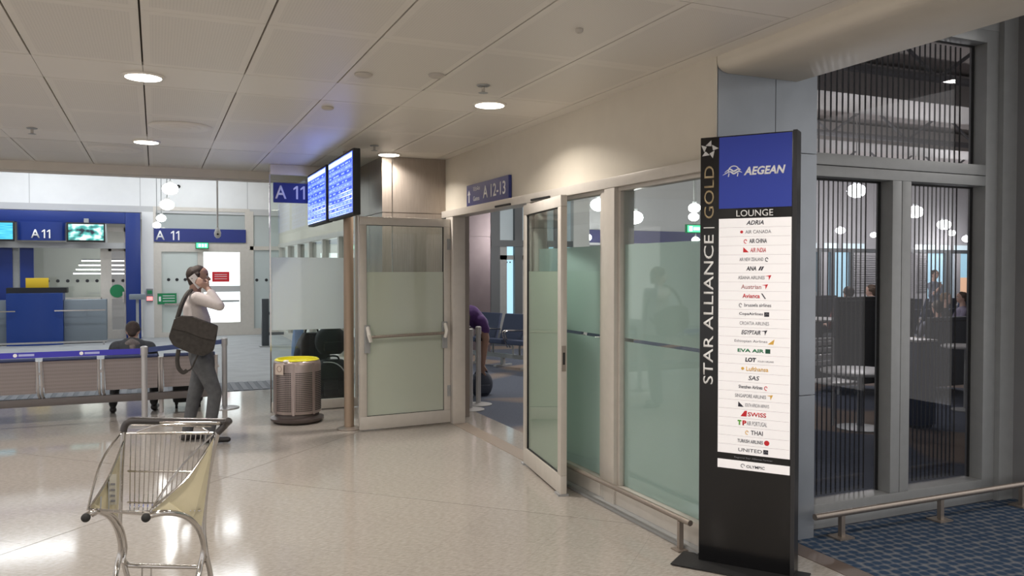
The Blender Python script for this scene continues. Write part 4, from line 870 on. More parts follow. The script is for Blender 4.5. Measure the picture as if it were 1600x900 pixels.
def head_caps(c, fwd, r, sk, up=Vector((0, 0, 1))):
    """skull, jaw, nose, brows, ears around centre c facing fwd; r about .1"""
    f = Vector(fwd).normalized(); s = up.cross(f).normalized(); u = f.cross(s); k = r/.1
    P = lambda a, b, d: Vector(c)+f*a*k+s*b*k+u*d*k
    L = [(P(-.022, 0, .030), .082*k, P(.014, 0, .034), .074*k, sk, s, .90), (P(-.01, 0, -.015), .070*k, P(.030, 0, -.045), .052*k, sk, s, .92), (P(.045, 0, -.072), .026*k, P(.058, 0, -.078), .020*k, sk),
         (P(.074, 0, .012), .008*k, P(.094, 0, -.024), .0125*k, sk), (P(.074, .022, .020), .010*k, P(.074, -.022, .020), .010*k, sk), (P(.076, .012, -.045), .007*k, P(.076, -.012, -.045), .007*k, sk), (P(.074, .012, -.056), .008*k, P(.074, -.012, -.056), .008*k, sk)]
    for q in (1, -1): L.append((P(-.012, .074*q, .015), .010*k, P(-.010, .073*q, -.025), .008*k, sk)); L.append((P(.052, .030*q, -.022), .020*k, P(.040, .036*q, -.035), .018*k, sk))
    return L, P, f, s, u
def face_parts(P, f, s, r, parent, hair=hairm, long_=0):
    k = r/.1
    for q in (1, -1):
        e_ = MB().ball(P(.073, .027*q, .002), .0105*k, 6).build('eye', mat('eye_white', (.6, .58, .55), .3), parent, smooth=True)
        MB().ball(P(.0815, .027*q, .002), .0045*k, 5).build('iris', mat('iris', (.04, .025, .02), .2), e_, smooth=True)
        MB().tube([P(.080, .012*q, .024), P(.082, .028*q, .029), P(.072, .042*q, .023)], .0045*k, 6).build('eyebrow', hair, parent, smooth=True)
    MB().tube([P(.082, .018, -.051), P(.085, 0, -.0505), P(.082, -.018, -.051)], .0028*k, 6).build('lips', mat('lips', (.38, .13, .11), .5), parent, smooth=True)
    hc = [(P(-.026, 0, .036), .087*k, P(-.002, 0, .050), .071*k, 0, s, .93), (P(-.050, 0, .0), .062*k, P(-.052, 0, -.035), .048*k, 0, s, 1.05)]
    for q in (1, -1): hc.append((P(-.005, .066*q, .03), .020*k, P(-.01, .066*q, -.002), .012*k, 0))
    if long_:
        for q in (1, -1): hc.append((P(-.03, .055*q, 0), .035*k, P(-.05, .05*q, -.13*long_), .03*k, 0))
        hc.append((P(-.06, 0, 0), .06*k, P(-.075, 0, -.15*long_), .05*k, 0))
    figure('hair', hc, [hair], parent, .008*max(k, .8), 2)
def hand_caps(wr, dr, nrm, sk, curl=.6, sc=1.0, side=1):
    """palm and five separate bent fingers; dr = along the hand, nrm = out of the palm"""
    d = Vector(dr).normalized(); n = Vector(nrm); n = (n-d*n.dot(d)).normalized(); s = d.cross(n)*side; L = []; W = Vector(wr)
    L.append((W, .026*sc, W+d*.065*sc, .030*sc, sk, n, .55)); L.append((W+d*.05*sc+s*.018*sc, .018*sc, W+d*.075*sc-s*.02*sc, .018*sc, sk, n, .7))
    for i, ln in enumerate((.070, .080, .074, .058)):
        b0 = W+d*.080*sc+s*(.030-.020*i)*sc; q = b0; a = 0
        for j, seg in enumerate((.42, .33, .25)):
            a += curl*(.8 if j == 0 else 1); dd = d*math.cos(a)+n*math.sin(a); q2 = q+dd*ln*seg*sc*1.05; L.append((q, (.0098-.001*j)*sc, q2, (.0090-.001*j)*sc, sk)); q = q2
    b0 = W+d*.02*sc+s*.026*sc; b1 = b0+(d*.7+s*.75+n*.25).normalized()*.040*sc; b2 = b1+(d*.9+s*.1+n*.5).normalized()*.030*sc
    L += [(b0, .014*sc, b1, .0115*sc, sk), (b1, .0112*sc, b2, .0095*sc, sk)]
    return L

# ---- the standing man on the telephone
Q = lambda px, py, dy=0: aty(8.45+dy, px, py)
man = thing('person', 'man in a light striped shirt telephoning, dark bag on his back', 'person', (.45, 8.45, 0))
hc_ = Q(311, 434)
hcaps, P, f_, s_, u_ = head_caps(hc_, (1, -.10, .10), .104, 0)
SR, SL = Q(309, 466, -.17), Q(312, 466, .17)                 # shoulders, right one near the viewer
EL = Q(343, 478, -.30); HN = Q(325, 451, -.16)                # raised right arm
HipR, HipL = Q(316, 562, -.09), Q(318, 562, .09)
KR, KL = Q(336, 614, -.10), Q(303, 620, .10); AR, AL_ = Q(327, 676, -.10), Q(293, 676, .12)
AR.z = .09; AL_.z = .10
EL2, HL2 = Q(310, 520, .26), Q(320, 550, .20)
body = hcaps+[(hc_+Vector((-.03, 0, -.06)), .052, Q(304, 462), .060, 0),
    (Q(304, 468), .085, Q(309, 500), .120, 1, (0, 1, 0), 1.35), (Q(309, 500), .120, Q(314, 545), .118, 1, (0, 1, 0), 1.25), (Q(304, 471), .075, SR, .062, 1), (Q(304, 471), .075, SL, .062, 1), (Q(296, 480), .06, Q(299, 510), .07, 1, (0, 1, 0), 1.6),
    (SR, .062, EL, .048, 1), (EL, .047, EL.lerp(HN, .72), .042, 1), (EL.lerp(HN, .6), .034, HN, .026, 0),
    (SL, .062, EL2, .048, 1), (EL2, .047, EL2.lerp(HL2, .8), .040, 1), (EL2.lerp(HL2, .8), .03, HL2, .024, 0),
    (Q(314, 552), .118, Q(317, 570), .112, 2, (0, 1, 0), 1.25),
    (HipR+Vector((0, 0, -.03)), .096, KR, .066, 2), (KR, .066, AR, .052, 2), (HipL+Vector((0, 0, -.03)), .096, KL, .066, 2), (KL, .066, AL_, .052, 2),
    (AR+Vector((-.03, 0, -.05)), .036, AR+Vector((.17, -.02, -.058)), .028, 3, (0, 0, 1), .95), (AL_+Vector((-.04, 0, -.06)), .036, AL_+Vector((.15, .02, -.068)), .028, 3, (0, 0, 1), .95),
    (AR, .04, AR+Vector((.0, 0, -.05)), .036, 3), (AL_, .04, AL_+Vector((0, 0, -.05)), .036, 3)]
body += hand_caps(HN, (-.72, .05, .62), (.15, .9, -.2), 0, .42, 1.0, -1)
body += hand_caps(HL2, (.12, -.1, -1), (0, -1, 0), 0, .5, 1.0)
figure('body', body, [skin, shirt, jeans, shoe], man, .0085, 3)
face_parts(P, f_, s_, .104, man)
col_ = MB().tube([Q(298, 459, .0), Q(301, 457, -.06), Q(309, 459, -.055), Q(314, 463, 0), Q(309, 459, .055), Q(301, 457, .06)], .016, 8, close=True).build('collar', shirt, man, smooth=True)
box('belt', blackm, 0, .001, 0, .001, 0, .001).name if False else None
# telephone in the right hand
ph = thing('mobile_phone', 'white mobile phone held to the ear of the man', 'phone', Q(307, 440, -.115))
a_ = Vector((.62, .0, -.80)).normalized(); b_ = Vector((.78, .0, .62)).normalized(); c_ = a_.cross(b_)
o_ = Q(306.5, 439.5, -.118)-a_*.068-b_*.034; pm = MB().obox(o_, a_*.136, b_*.068, c_*.008).build('phone_case', mat('phone_white', (.80, .78, .78), .3), ph, bevel=.003)
MB().tube([o_+a_*.025+b_*.02+c_*(-.0005), o_+a_*.025+b_*.02+c_*.0], .005, 8).build('camera_dot', blackm, ph)
MB().tube([o_+a_*.025+b_*.02+c_*.0085, o_+a_*.025+b_*.02+c_*.0075], .005, 8).build('camera_dot', blackm, ph)
# messenger bag
bgm = mat('bag_cloth', (.045, .040, .036), .8, noise=.25, nscale=30)
bag = thing('shoulder_bag', 'dark brown messenger bag hanging behind the man from a wide strap', 'bag', Q(300, 525, -.22))
outline = [(263, 527), (272, 499), (283, 494), (300, 495), (322, 503), (341, 510), (338, 530), (334, 548), (318, 557), (300, 553), (283, 546), (270, 540)]
bb = MB(); fr = [Q(x, y, -.30) for x, y in outline]; bb.prism(fr, (0.01, .14, 0)); bb.build('bag_body', bgm, bag, smooth=True, bevel=.02)
fl_ = [(272, 499), (283, 494), (300, 495), (322, 503), (341, 510), (335, 532), (316, 528), (290, 518), (268, 513)]
MB().prism([Q(x, y, -.315) for x, y in fl_], (0, .014, 0)).build('flap', mat('flap_cloth', (.055, .048, .043), .8, noise=.2, nscale=30), bag, bevel=.004)
st_ = curve([Q(277, 498, -.24), Q(284, 476, -.21), Q(292, 460, -.14), Q(300, 454.5, -.02), Q(309, 468, .13), Q(320, 500, .12), Q(330, 520, -.05), Q(333, 528, -.17)], 6)
sm = MB()
for i in range(len(st_)-1):
    a, b = st_[i], st_[i+1]; sm.tube([a, b+(b-a)*.15], .020, 8)
strap = MB().tube(st_, .021, 8).build('strap', bgm, bag, smooth=True)
MB().tube(curve([Q(279, 546, -.25), Q(277, 562, -.26), Q(279, 575, -.26), Q(286, 582, -.26), Q(292, 579, -.25)], 5), [.022]*10+[.016]*11 if False else .019, 8).build('loose_strap', bgm, bag, smooth=True)
MB().tube(curve([Q(288, 580, -.25), Q(298, 577, -.24), Q(305, 563, -.24), Q(310, 553, -.24)], 5), .008, 8).build('thin_strap', bgm, bag, smooth=True)

# ---- seated man, seen from behind
jackm = mat('dark_jacket', (.045, .05, .058), .85, noise=.2, nscale=25); hoodm = mat('grey_hood', (.17, .15, .145), .9, noise=.2, nscale=40)
sm_ = thing('person', 'seated man with a grey hooded dark jacket, seen from behind', 'person', (-.25, 10.3, 0))
W = lambda px, py, y: aty(y, px, py)
hc2 = W(208, 518, 10.32); hcp, P2, f2, s2, u2 = head_caps(hc2, (0.15, 1, -.45), .098, 0)
sb = hcp+[(hc2+Vector((0, -.02, -.07)), .05, W(208, 540, 10.28), .06, 0), (W(207, 543, 10.26), .115, W(205, 590, 10.24), .135, 1, (1, 0, 0), 1.45), (W(205, 590, 10.24), .135, Vector((-.26, 10.28, .44)), .13, 1, (1, 0, 0), 1.25),
    (W(207, 541, 10.27), .085, W(182, 543, 10.27), .075, 1), (W(207, 541, 10.27), .085, W(233, 543, 10.27), .075, 1),
    (W(181, 545, 10.27), .074, Vector((-.50, 10.42, .60)), .05, 1), (Vector((-.50, 10.42, .60)), .048, Vector((-.36, 10.66, .58)), .036, 1), (W(234, 545, 10.27), .074, Vector((.0, 10.42, .60)), .05, 1), (Vector((.0, 10.42, .60)), .048, Vector((-.16, 10.66, .58)), .036, 1),
    (Vector((-.34, 10.34, .47)), .085, Vector((-.43, 10.74, .47)), .066, 2), (Vector((-.43, 10.74, .47)), .064, Vector((-.47, 10.62, .11)), .048, 2), (Vector((-.18, 10.34, .47)), .085, Vector((-.02, 10.76, .47)), .066, 2), (Vector((-.02, 10.76, .47)), .064, Vector((-.03, 10.62, .11)), .048, 2),
    (Vector((-.47, 10.60, .04)), .04, Vector((-.48, 10.78, .035)), .032, 3), (Vector((-.03, 10.60, .04)), .04, Vector((.0, 10.78, .035)), .032, 3)]
sb += hand_caps(Vector((-.34, 10.69, .58)), (.7, .6, 0), (0, 0, -1), 0, .3, .95)+hand_caps(Vector((-.18, 10.69, .60)), (-.7, .6, 0), (0, 0, -1), 0, .3, .95)
figure('body', sb, [skin, jackm, blackm, shoe], sm_, .011, 3); face_parts(P2, f2, s2, .098, sm_)
figure('hood', [(W(193, 541, 10.22), .030, W(206, 534, 10.17), .040, 0), (W(206, 534, 10.17), .040, W(222, 541, 10.22), .030, 0), (W(196, 536, 10.26), .03, W(220, 536, 10.28), .03, 0), (W(207, 543, 10.17), .04, W(208, 550, 10.15), .025, 0)], [hoodm], sm_, .01, 3)
# wheeled case beyond the bench
wc = thing('cabin_case', 'small black wheeled case under the last bench seat', 'suitcase', (.35, 10.75, 0)); box('shell', blackm, .18, .52, 10.62, 10.86, .07, .60, wc, bevel=.03)
for x in (.22, .48): MB().tube([(x-.014, 10.66, .033), (x+.014, 10.66, .033)], .033, 12).build('wheel', rubber, wc, smooth=True); box('wheel_fork', blackm, x-.02, x+.02, 10.645, 10.69, .05, .08, wc)
MB().tube([(.27, 10.72, .60), (.27, 10.72, .70), (.43, 10.72, .70), (.43, 10.72, .60)], .009, 8).build('pull_handle', alu_grey, wc)
MB().prism([(.15, 10.60, .30), (.15, 10.60, .60), (.17, 10.60, .62), (.19, 10.60, .34)], (0, .02, 0)).build('side_flap', mat('dark_red_cloth', (.10, .02, .02), .8), wc)

# ---- luggage and bags behind the glass partition
def soft_bag(name, label, cat, pts, y, dep, m, extra=None):
    c = aty(y, sum(p[0] for p in pts)/len(pts), sum(p[1] for p in pts)/len(pts)); t = thing(name, label, cat, (c.x, y, 0))
    F_ = [aty(y, *p) for p in pts]; mb = MB().prism(F_, (0, dep, 0)); zmin = min(v[2] for v in mb.v); mb.v = [(v[0], v[1], max(v[2]-zmin+.002, .002) if zmin < 0 or True and dep < 0 else v[2]) for v in mb.v]
    return t, mb
def bagm(c0, w_, d_, h_, bulge=.2, n=10):
    """rounded soft bag mesh standing at c0"""
    mb = MB(); k = len(mb.v); R_ = 9
    for i in range(R_+1):
        t = i/R_; z = h_*t; sc = (math.sin(math.pi*min(max(t*.86+.10, 0), 1)))**.35
        for j in range(n*2):
            a = 2*math.pi*j/(n*2); ca, sa = math.cos(a), math.sin(a); x = abs(ca)**.55*(1 if ca > 0 else -1)*w_/2*sc; y = abs(sa)**.55*(1 if sa > 0 else -1)*d_/2*sc
            mb.v.append((c0[0]+x+.012*math.sin(5*z+3*a), c0[1]+y, c0[2]+z))
    m_ = n*2
    for i in range(R_):
        for j in range(m_): mb.f.append((k+i*m_+j, k+i*m_+(j+1) % m_, k+(i+1)*m_+(j+1) % m_, k+(i+1)*m_+j)); mb.m.append(0)
    mb.f.append(tuple(range(k, k+m_))[::-1]); mb.m.append(0); mb.f.append(tuple(range(k+R_*m_, k+(R_+1)*m_))); mb.m.append(0); return mb
blk = mat('black_cloth', (.012, .013, .016), .75, noise=.3, nscale=25)
def bag_at(px, y, z0, w_, d_, h_, m, name, label, cat):
    p = aty(y, px, 500); t = thing(name, label, cat, (p.x, y, z0)); bagm((p.x, y, z0), w_, d_, h_).build('bag_body', m, t, smooth=True)
    MB().tube(curve([(p.x-.09, y, z0+h_*.96), (p.x-.06, y, z0+h_*1.08), (p.x+.06, y, z0+h_*1.08), (p.x+.09, y, z0+h_*.96)], 4), .012, 8).build('grip', m, t, smooth=True)
    box('front_pocket', m, p.x-w_*.28, p.x+w_*.28, y-d_/2-.02, y-d_/2+.03, z0+h_*.14, z0+h_*.5, t, bevel=.012); return t
bag_at(487, 11.05, .0, .46, .34, .84, blk, 'suitcase', 'tall black soft suitcase behind the bin and the glass partition', 'suitcase')
bag_at(519, 10.55, .0, .50, .36, .52, blk, 'holdall', 'black holdall on the floor behind the glass partition, nearest the post', 'bag')
bag_at(517, 10.55, .60, .40, .30, .33, blk, 'backpack', 'rounded black backpack lying on top of the holdall', 'backpack')
bag_at(466, 11.6, .0, .17, .12, .95, mat('light_blue_cloth', (.18, .30, .55), .6), 'garment_bag', 'upright light blue bag beside the tall black suitcase', 'bag')
p = aty(10.3, 500, 600); tag(MB().tube(curve([aty(10.2, 505, 566), aty(10.15, 522, 567), aty(10.1, 536, 577), aty(10.1, 545, 600), atz(.008, 540, 640)], 6), .008, 6).build('cable', alu_grey, None), 'thin pale cord arching in front of the black bags', 'cord')

# ---- barrier posts and the stooping person inside the doorway
lightp = mat('pale_post', (.55, .54, .54), .35, .2)
for px, py, lab in ((735, 640, 'pale belt post just inside the doorway, nearer one'), (747.5, 632, 'pale belt post just inside the doorway, farther one')):
    p = atz(0, px, py); belt_post(p.x, p.y, lab, .98, 'belt posts inside the doorway', lightp)
purple = mat('purple_shirt', (.10, .04, .19), .8, noise=.15, nscale=20)
pp = thing('person', 'stooping person in a purple shirt, half hidden by the door jamb', 'person', (3.62, 9.95, 0))
B_ = lambda px, py, dy=0: aty(9.95+dy, px+7, py)
shx = B_(747, 500); hp = B_(712, 486); 
hc3 = B_(757, 560, -.1) if False else B_(744, 545, .25)
bp_ = [(B_(716, 492), .13, B_(728, 492), .13, 1, (0, 1, 0), 1.3), (B_(728, 492), .13, B_(743, 505), .105, 1, (0, 1, 0), 1.35), (B_(744, 503, -.14), .07, B_(752, 528, -.16), .050, 0), (B_(744, 503, -.14), .085, B_(750, 515, -.15), .072, 1), (B_(752, 528, -.16), .046, B_(748, 568, -.12), .03, 0),
       (B_(744, 505, .16), .085, B_(748, 520, .18), .07, 1), (B_(748, 520, .18), .05, B_(744, 565, .14), .03, 0), (B_(745, 508), .05, B_(745, 520), .05, 0),
       (B_(712, 500, -.1), .105, Vector((hp.x-.02, 9.84, .50)), .072, 2), (Vector((hp.x-.02, 9.84, .50)), .07, Vector((hp.x-.05, 9.84, .11)), .05, 2), (B_(712, 500, .1), .105, Vector((hp.x+.03, 10.08, .50)), .072, 2), (Vector((hp.x+.03, 10.08, .50)), .07, Vector((hp.x+.0, 10.08, .11)), .05, 2),
       (Vector((hp.x-.07, 9.84, .05)), .04, Vector((hp.x+.12, 9.84, .035)), .03, 3), (Vector((hp.x-.02, 10.08, .05)), .04, Vector((hp.x+.16, 10.08, .035)), .03, 3)]
h3, P3, f3, s3, u3 = head_caps(B_(746, 535), (.45, 0, -.9), .095, 0, Vector((.8, 0, .4))); bp_ += h3+hand_caps(B_(748, 570, -.12), (0, 0, -1), (1, .2, 0), 0, .3)+hand_caps(B_(744, 567, .14), (0, 0, -1), (1, .2, 0), 0, .3)
figure('body', bp_, [skin, purple, jeans, shoe], pp, .012, 3); face_parts(P3, f3, s3, .095, pp)
sp_ = B_(748, 590, -.1); bag_at(752, 10.15, 0, .30, .22, .30, mat('slate_cloth', (.06, .07, .10), .8), 'floor_bag', 'dark bag on the carpet under the hands of the stooping person', 'bag')

# ================================================================== THE GATE HALL BEHIND THE GLASS
win = mat('evening_pane', (.3, .4, .45), .3, emis=(.40, .72, .85), estr=.95); win2 = mat('sunset_pane', (.5, .3, .2), .3, emis=(1, .62, .38), estr=.9); duskp = mat('dusk_pane', (.2, .25, .28), .3, emis=(.50, .56, .58), estr=.30)
dk = mat('hall_frame', (.12, .13, .14), .5, .2); hallwall = mat('hall_wall', (.50, .50, .52), .7)
# steel pillar and glazed facade seen through the doorway
cA, cB = aty(15, 716, 500), aty(15, 764, 500); pl_ = struct(box('wall_pillar', mat('dark_cladding', (.16, .13, .14), .35, .6, noise=.08, nscale=4), cA.x, cB.x, 15.0, 15.7, -.05, 4.62))
for z0, z1 in ((0, 2.33), (2.345, 4.6)): box('cladding_panel', MATS['dark_cladding'], cA.x-.02, cB.x+.02, 14.97, 15.0, z0, z1, pl_)
FX = lambda px: aty(17, px, 450).x
w7 = struct(MB().box(FX(700), FX(766), 17, 17.2, -.05, 4.62).box(FX(766), FX(912), 17, 17.2, 3.3, 4.62).build('wall_facade', hallwall))
zt_ = aty(17, 800, 377).z
for x0, x1 in ((766, 780), (803, 815), (836, 846), (866, 874), (898, 912)): box('mullion', dk, FX(x0), FX(x1), 16.95, 17.1, 0, 3.3, w7)
box('transom', dk, FX(766), FX(912), 16.93, 17.08, zt_-.12, zt_+.02, w7); box('transom', dk, FX(766), FX(912), 16.93, 17.08, 0, .25, w7)
for a, b in ((780, 803), (815, 836), (846, 866), (874, 898)):
    box('pane', win, FX(a), FX(b), 17.05, 17.06, .25, zt_-.12, w7); box('pane', duskp, FX(a), FX(b), 17.05, 17.06, zt_+.02, 3.3, w7)
    box('outer_frame', alu_grey, FX(a)+.03, FX(a)+.20, 17.02, 17.045, .25, zt_-.12, w7); box('outer_rail', alu_grey, FX(a), FX(b), 17.02, 17.045, zt_-.42, zt_-.32, w7)
for i in range(4): MB().tube([(FX(783+i*5), 17.03, 1.86), (FX(783+i*5), 17.045, 1.86)], .018, 8).build('marker_dot', dot, w7)
ret = struct(box('wall_facade_return', white_wall, FX(893), FX(912)+.1, 16.9, 20.2, -.05, 4.62))
# far wall
FY = 20.0; GX = lambda px: aty(FY, px, 400).x; GZ = lambda px, py: aty(FY, px, py).z
fw_ = struct(MB().box(FX(912), 32, FY, FY+.2, 2.45, 4.62).build('wall_far', hallwall))
ztop = GZ(1300, 394); zl0, zl1 = GZ(1300, 388), GZ(1300, 380)
bd = thing('sign_band', 'long navy band with lamps reflected on it, beyond the frosted front', 'sign', (14, FY-.1, 2.4)); box('band_board', mat('band_navy', (.05, .05, .15), .5), GX(911), GX(1120), FY-.08, FY-.03, 2.45, GZ(1000, 361), bd)
e5 = thing('exit_sign', 'lit green exit sign hanging beside the black sign pillar', 'sign', tuple(aty(14, 1082, 357))); a, b = aty(14, 1073, 364), aty(14, 1096, 351)
box('sign_case', greenink, a.x, b.x, 14.0, 14.06, a.z, b.z, e5); box('lit_face', MATS['exit_glow'], a.x+.02, b.x-.02, 13.995, 14.0, a.z+.02, b.z-.02, e5); box('pictogram', wg, a.x+.06, a.x+.14, 13.992, 13.995, a.z+.04, b.z-.04, e5); box('pictogram', wg, a.x+.17, b.x-.05, 13.992, 13.995, a.z+.06, b.z-.06, e5)
MB().tube([((a.x+b.x)/2, 14.03, b.z), ((a.x+b.x)/2, 14.03, 4.6)], .01, 6).build('rod', alu_grey, e5)
cols = [(912, 1262, 'w'), (1262, 1276, 'c'), (1276, 1282, 'd'), (1282, 1292, 'w'), (1292, 1297, 'c'), (1297, 1303, 'd'), (1303, 1327, 'c'), (1327, 1332, 'd'), (1332, 1392, 'b'), (1392, 1426, 'b'), (1426, 1430, 'w'), (1430, 1450, 'b'), (1450, 1476, 'c'), (1476, 1484, 'd'), (1484, 1490, 'c'), (1490, 1499, 'w'), (1499, 1513, 's'), (1513, 1521, 'd'), (1521, 1560, 's')]
for a, b, k in cols:
    x0, x1 = GX(a), GX(b) if b < 1560 else 32
    if k in 'wd': box('mullion' if k == 'd' else 'wall_panel', dk if k == 'd' else hallwall, x0, x1, FY-.05, FY+.15, 0, ztop, fw_)
    elif k == 'b':
        box('blind_back', hallwall, x0, x1, FY+.02, FY+.1, 0, ztop, fw_); n = MB(); z = .95
        while z < ztop-.05: n.box(x0+.05, x1-.05, FY-.03, FY+.02, z, z+.03); z += .075
        stuff(n.build('louvre', mat('louvre_grey', (.42, .42, .44), .6), fw_))
    else:
        box('pane', win, x0, x1, FY+.05, FY+.06, .9 if k == 's' else .1, ztop, fw_) if k == 'c' else (box('pane', win2, x0, x1, FY+.05, FY+.06, .1, ztop-.85, fw_), box('pane', win, x0, x1, FY+.05, FY+.06, ztop-.85, ztop, fw_))
box('header', dk, GX(912), 32, FY-.02, FY+.1, ztop, zl0, fw_)
for a, b in ((1262, 1275), (1287, 1309), (1316, 1350), (1428, 1460), (1468, 1482), (1490, 1515), (1530, 1550)): box('clerestory_pane', mat('clerestory', (.4, .5, .5), .3, emis=(.75, .9, .95), estr=.9), GX(a), GX(b), FY-.03, FY-.021, zl0, zl1, fw_)
box('header', hallwall, GX(912), 32, FY-.02, FY+.1, zl0, 2.46, fw_)
struct(box('wall_hall_right', hallwall, 31.8, 32, 4.2, 20.2, -.05, 4.62)); struct(box('wall_hall_near', hallwall, 9, 32, 4.0, 4.2, -.05, 4.62))
# roof trusses of the hall
trm = mat('truss_grey', (.22, .22, .23), .5, .3)
for i, y in enumerate((7, 10.5, 14)):
    x0, x1 = 4.2, 31
    t = thing('roof_truss', 'grey steel roof truss under the hall ceiling, %s from the windows' % ('nearest', 'middle one', 'farthest')[i], 'truss', (10, y, 3.8), 'roof trusses of the gate hall'); zb = 4.0
    MB().tube([(x0, y, zb), (x1, y, zb)], .05, 8).build('bottom_chord', trm, t, smooth=True); MB().tube([(x0, y, 4.55), (x1, y, 4.55)], .05, 8).build('top_chord', trm, t, smooth=True)
    x = x0; k = 0
    while x < x1-.9: MB().tube([(x, y, zb if k % 2 else 4.55), (x+.9, y, 4.55 if k % 2 else zb)], .025, 6).build('diagonal', trm, t); x += .9; k += 1
bm_ = struct(box('trim_19', mat('duct_pale', (.5, .47, .44), .5), 4.4, 31, 8.4, 9.4, 4.1, 4.55)); struct(box('trim_20', MATS['duct_pale'], 4.4, 31, 12.0, 12.9, 4.2, 4.55))
for px, py, y, r, lab in ((1338, 298, 9.6, .115, 'largest globe lamp, in the left lounge window'), (1313, 360, 17.5, .105, 'small globe lamp low in the left lounge window'), (1262, 346, 15, .06, 'globe lamp at the left edge of the lounge window'), (1365, 367, 18.5, .08, 'smallest globe lamp near the right of the left lounge window'),
                       (1430, 331, 13, .14, 'globe lamp at the left side of the right lounge window'), (1475, 351, 15.5, .14, 'broad globe lamp in the middle of the right lounge window'), (1487, 364, 17.5, .09, 'small globe lamp under the broad one in the right window'), (1510, 373, 19, .11, 'lowest globe lamp at the right of the right window'),
                       (935, 320, 13, .12, 'globe lamp over the narrow frosted pane'), (917, 371, 18.5, .10, 'small globe lamp before the navy band, over the narrow pane'), (992, 340, 12, .115, 'globe lamp at the left of the wide frosted pane'), (983, 367, 18, .08, 'small globe lamp before the navy band, over the wide pane'), (1085, 325, 11, .08, 'upper globe lamp beside the black sign pillar'), (1084, 339, 12.5, .08, 'lower globe lamp beside the black sign pillar'), (1087, 375, 17, .08, 'small globe lamp under the exit sign by the black pillar')):
    pendant(aty(y, px, py), r, 4.6, lab, 'globe lamps of the gate hall', 90 if r > .1 else (60 if y > 17 else 0))

# ---- seats and people in the hall
sblue = mat('seat_navy', (.035, .05, .10), .7)
def hall_seat(lab, p, rz, grp='dark blue seats of the gate hall'):
    t = thing('hall_chair', lab, 'seat', (0, 0, 0), grp); 
    MB().prism([(-.27, 0, .42), (-.27, .50, .38), (-.27, .50, .46), (-.27, 0, .50)], (.54, 0, 0)).build('seat', sblue, t, bevel=.015); MB().prism([(-.27, .46, .42), (-.27, .62, .90), (-.27, .68, .90), (-.27, .54, .42)], (.54, 0, 0)).build('backrest', sblue, t, bevel=.015)
    for s in (-1, 1): MB().tube(curve([(s*.30, .52, .62), (s*.30, .2, .64), (s*.30, 0, .62), (s*.30, .12, .36)], 4), .016, 8).build('armrest', chrome, t, smooth=True)
    for s in (-1, 1): MB().tube([(s*.25, .3, .40), (s*.25, .3, .20)], .018, 8).build('bracket', alu_grey, t)
    MB().box(-.33, .33, .26, .34, .15, .22).build('beam', alu_grey, t); MB().box(-.03, .03, .1, .5, 0, .03).box(-.03, .03, .27, .33, .03, .16).build('leg', alu_grey, t)
    t.location = p; t.rotation_euler = (0, 0, rz); return t
A0 = Vector((5.05, 13.6, 0)); A1 = Vector((6.0, 11.15, 0)); d_ = (A1-A0).normalized(); rz = math.atan2(d_.y, d_.x)
names_ = ['first', 'second', 'third', 'fourth', 'fifth']
s0 = hall_seat('dark blue hall chair, farthest of the row seen through the doorway', A0, rz)
for i in range(1, 5): dup(s0, A0+d_*.66*i, rz, 'dark blue hall chair, %s from the far end of the row in the doorway' % names_[i])
k = 0
for y, x0, n in ((12.2, 13.0, 8), (16.5, 17.6, 9)):
    for i in range(n):
        k += 1; dup(s0, Vector((x0+i*.68, y, 0)), math.pi, 'dark hall chair, %s from the left end of the %s long row' % (('first','second','third','fourth','fifth','sixth','seventh','eighth','ninth')[i], 'nearer' if y < 13 else 'farther'), 'long rows of hall seats')
booth = mat('booth_dark', (.022, .024, .032), .8); white_t = mat('white_table', (.55, .55, .55), .4)
def booth_seat(lab, px0, px1, y, ztop_, m=booth):
    x0, x1 = aty(y, px0, 450).x, aty(y, px1, 450).x
    t = thing('booth_screen', lab, 'booth', ((x0+x1)/2, y, 0), 'high backed booths'); box('backrest', m, x0, x1, y, y+.10, .12, ztop_, t, bevel=.03); box('seat', m, x0+.03, x1-.03, y+.10, y+.62, .12, .44, t, bevel=.03)
    for x in (x0+.06, x1-.10): box('leg', alu_grey, x, x+.04, y+.03, y+.07, 0, .12, t)
    box('piping', mat('booth_piping', (.05, .05, .06), .6), x0+.02, x1-.02, y-.006, y, ztop_-.06, ztop_-.045, t)
booth_seat('wide dark booth in the left lounge window', 1310, 1392, 8.2, 1.32); booth_seat('dark booth behind the white table, at the left window edge', 1258, 1309, 10.5, 1.25); booth_seat('low grey blue booth in front of the seated group, right window', 1455, 1532, 7.6, 1.05, mat('booth_grey', (.10, .11, .13), .8)); booth_seat('dark booth at the left side of the right lounge window', 1408, 1430, 9.5, 1.22)
def table(lab, px, y, h, r):
    x = aty(y, px, 450).x; t = thing('side_table', lab, 'table', (x, y, 0), 'small tables of the lounge'); MB().lathe((x, y, h-.03), [(r-.01, 0), (r, .01), (r, .025), (r-.01, .03)], 28).build('tabletop', white_t, t, smooth=True)
    MB().tube([(x, y, .02), (x, y, h-.03)], .03, 10).build('stem', alu_grey, t); MB().lathe((x, y, 0), [(r*.6, 0), (r*.6, .01), (.05, .03)], 20).build('base', alu_grey, t)
table('white round table at the left edge of the left lounge window', 1274, 9.45, .95, .42); table('low pale table before the wide dark booth', 1345, 6.4, .62, .40); table('small pale table in the right lounge window by the seated group', 1512, 6.7, .78, .28)
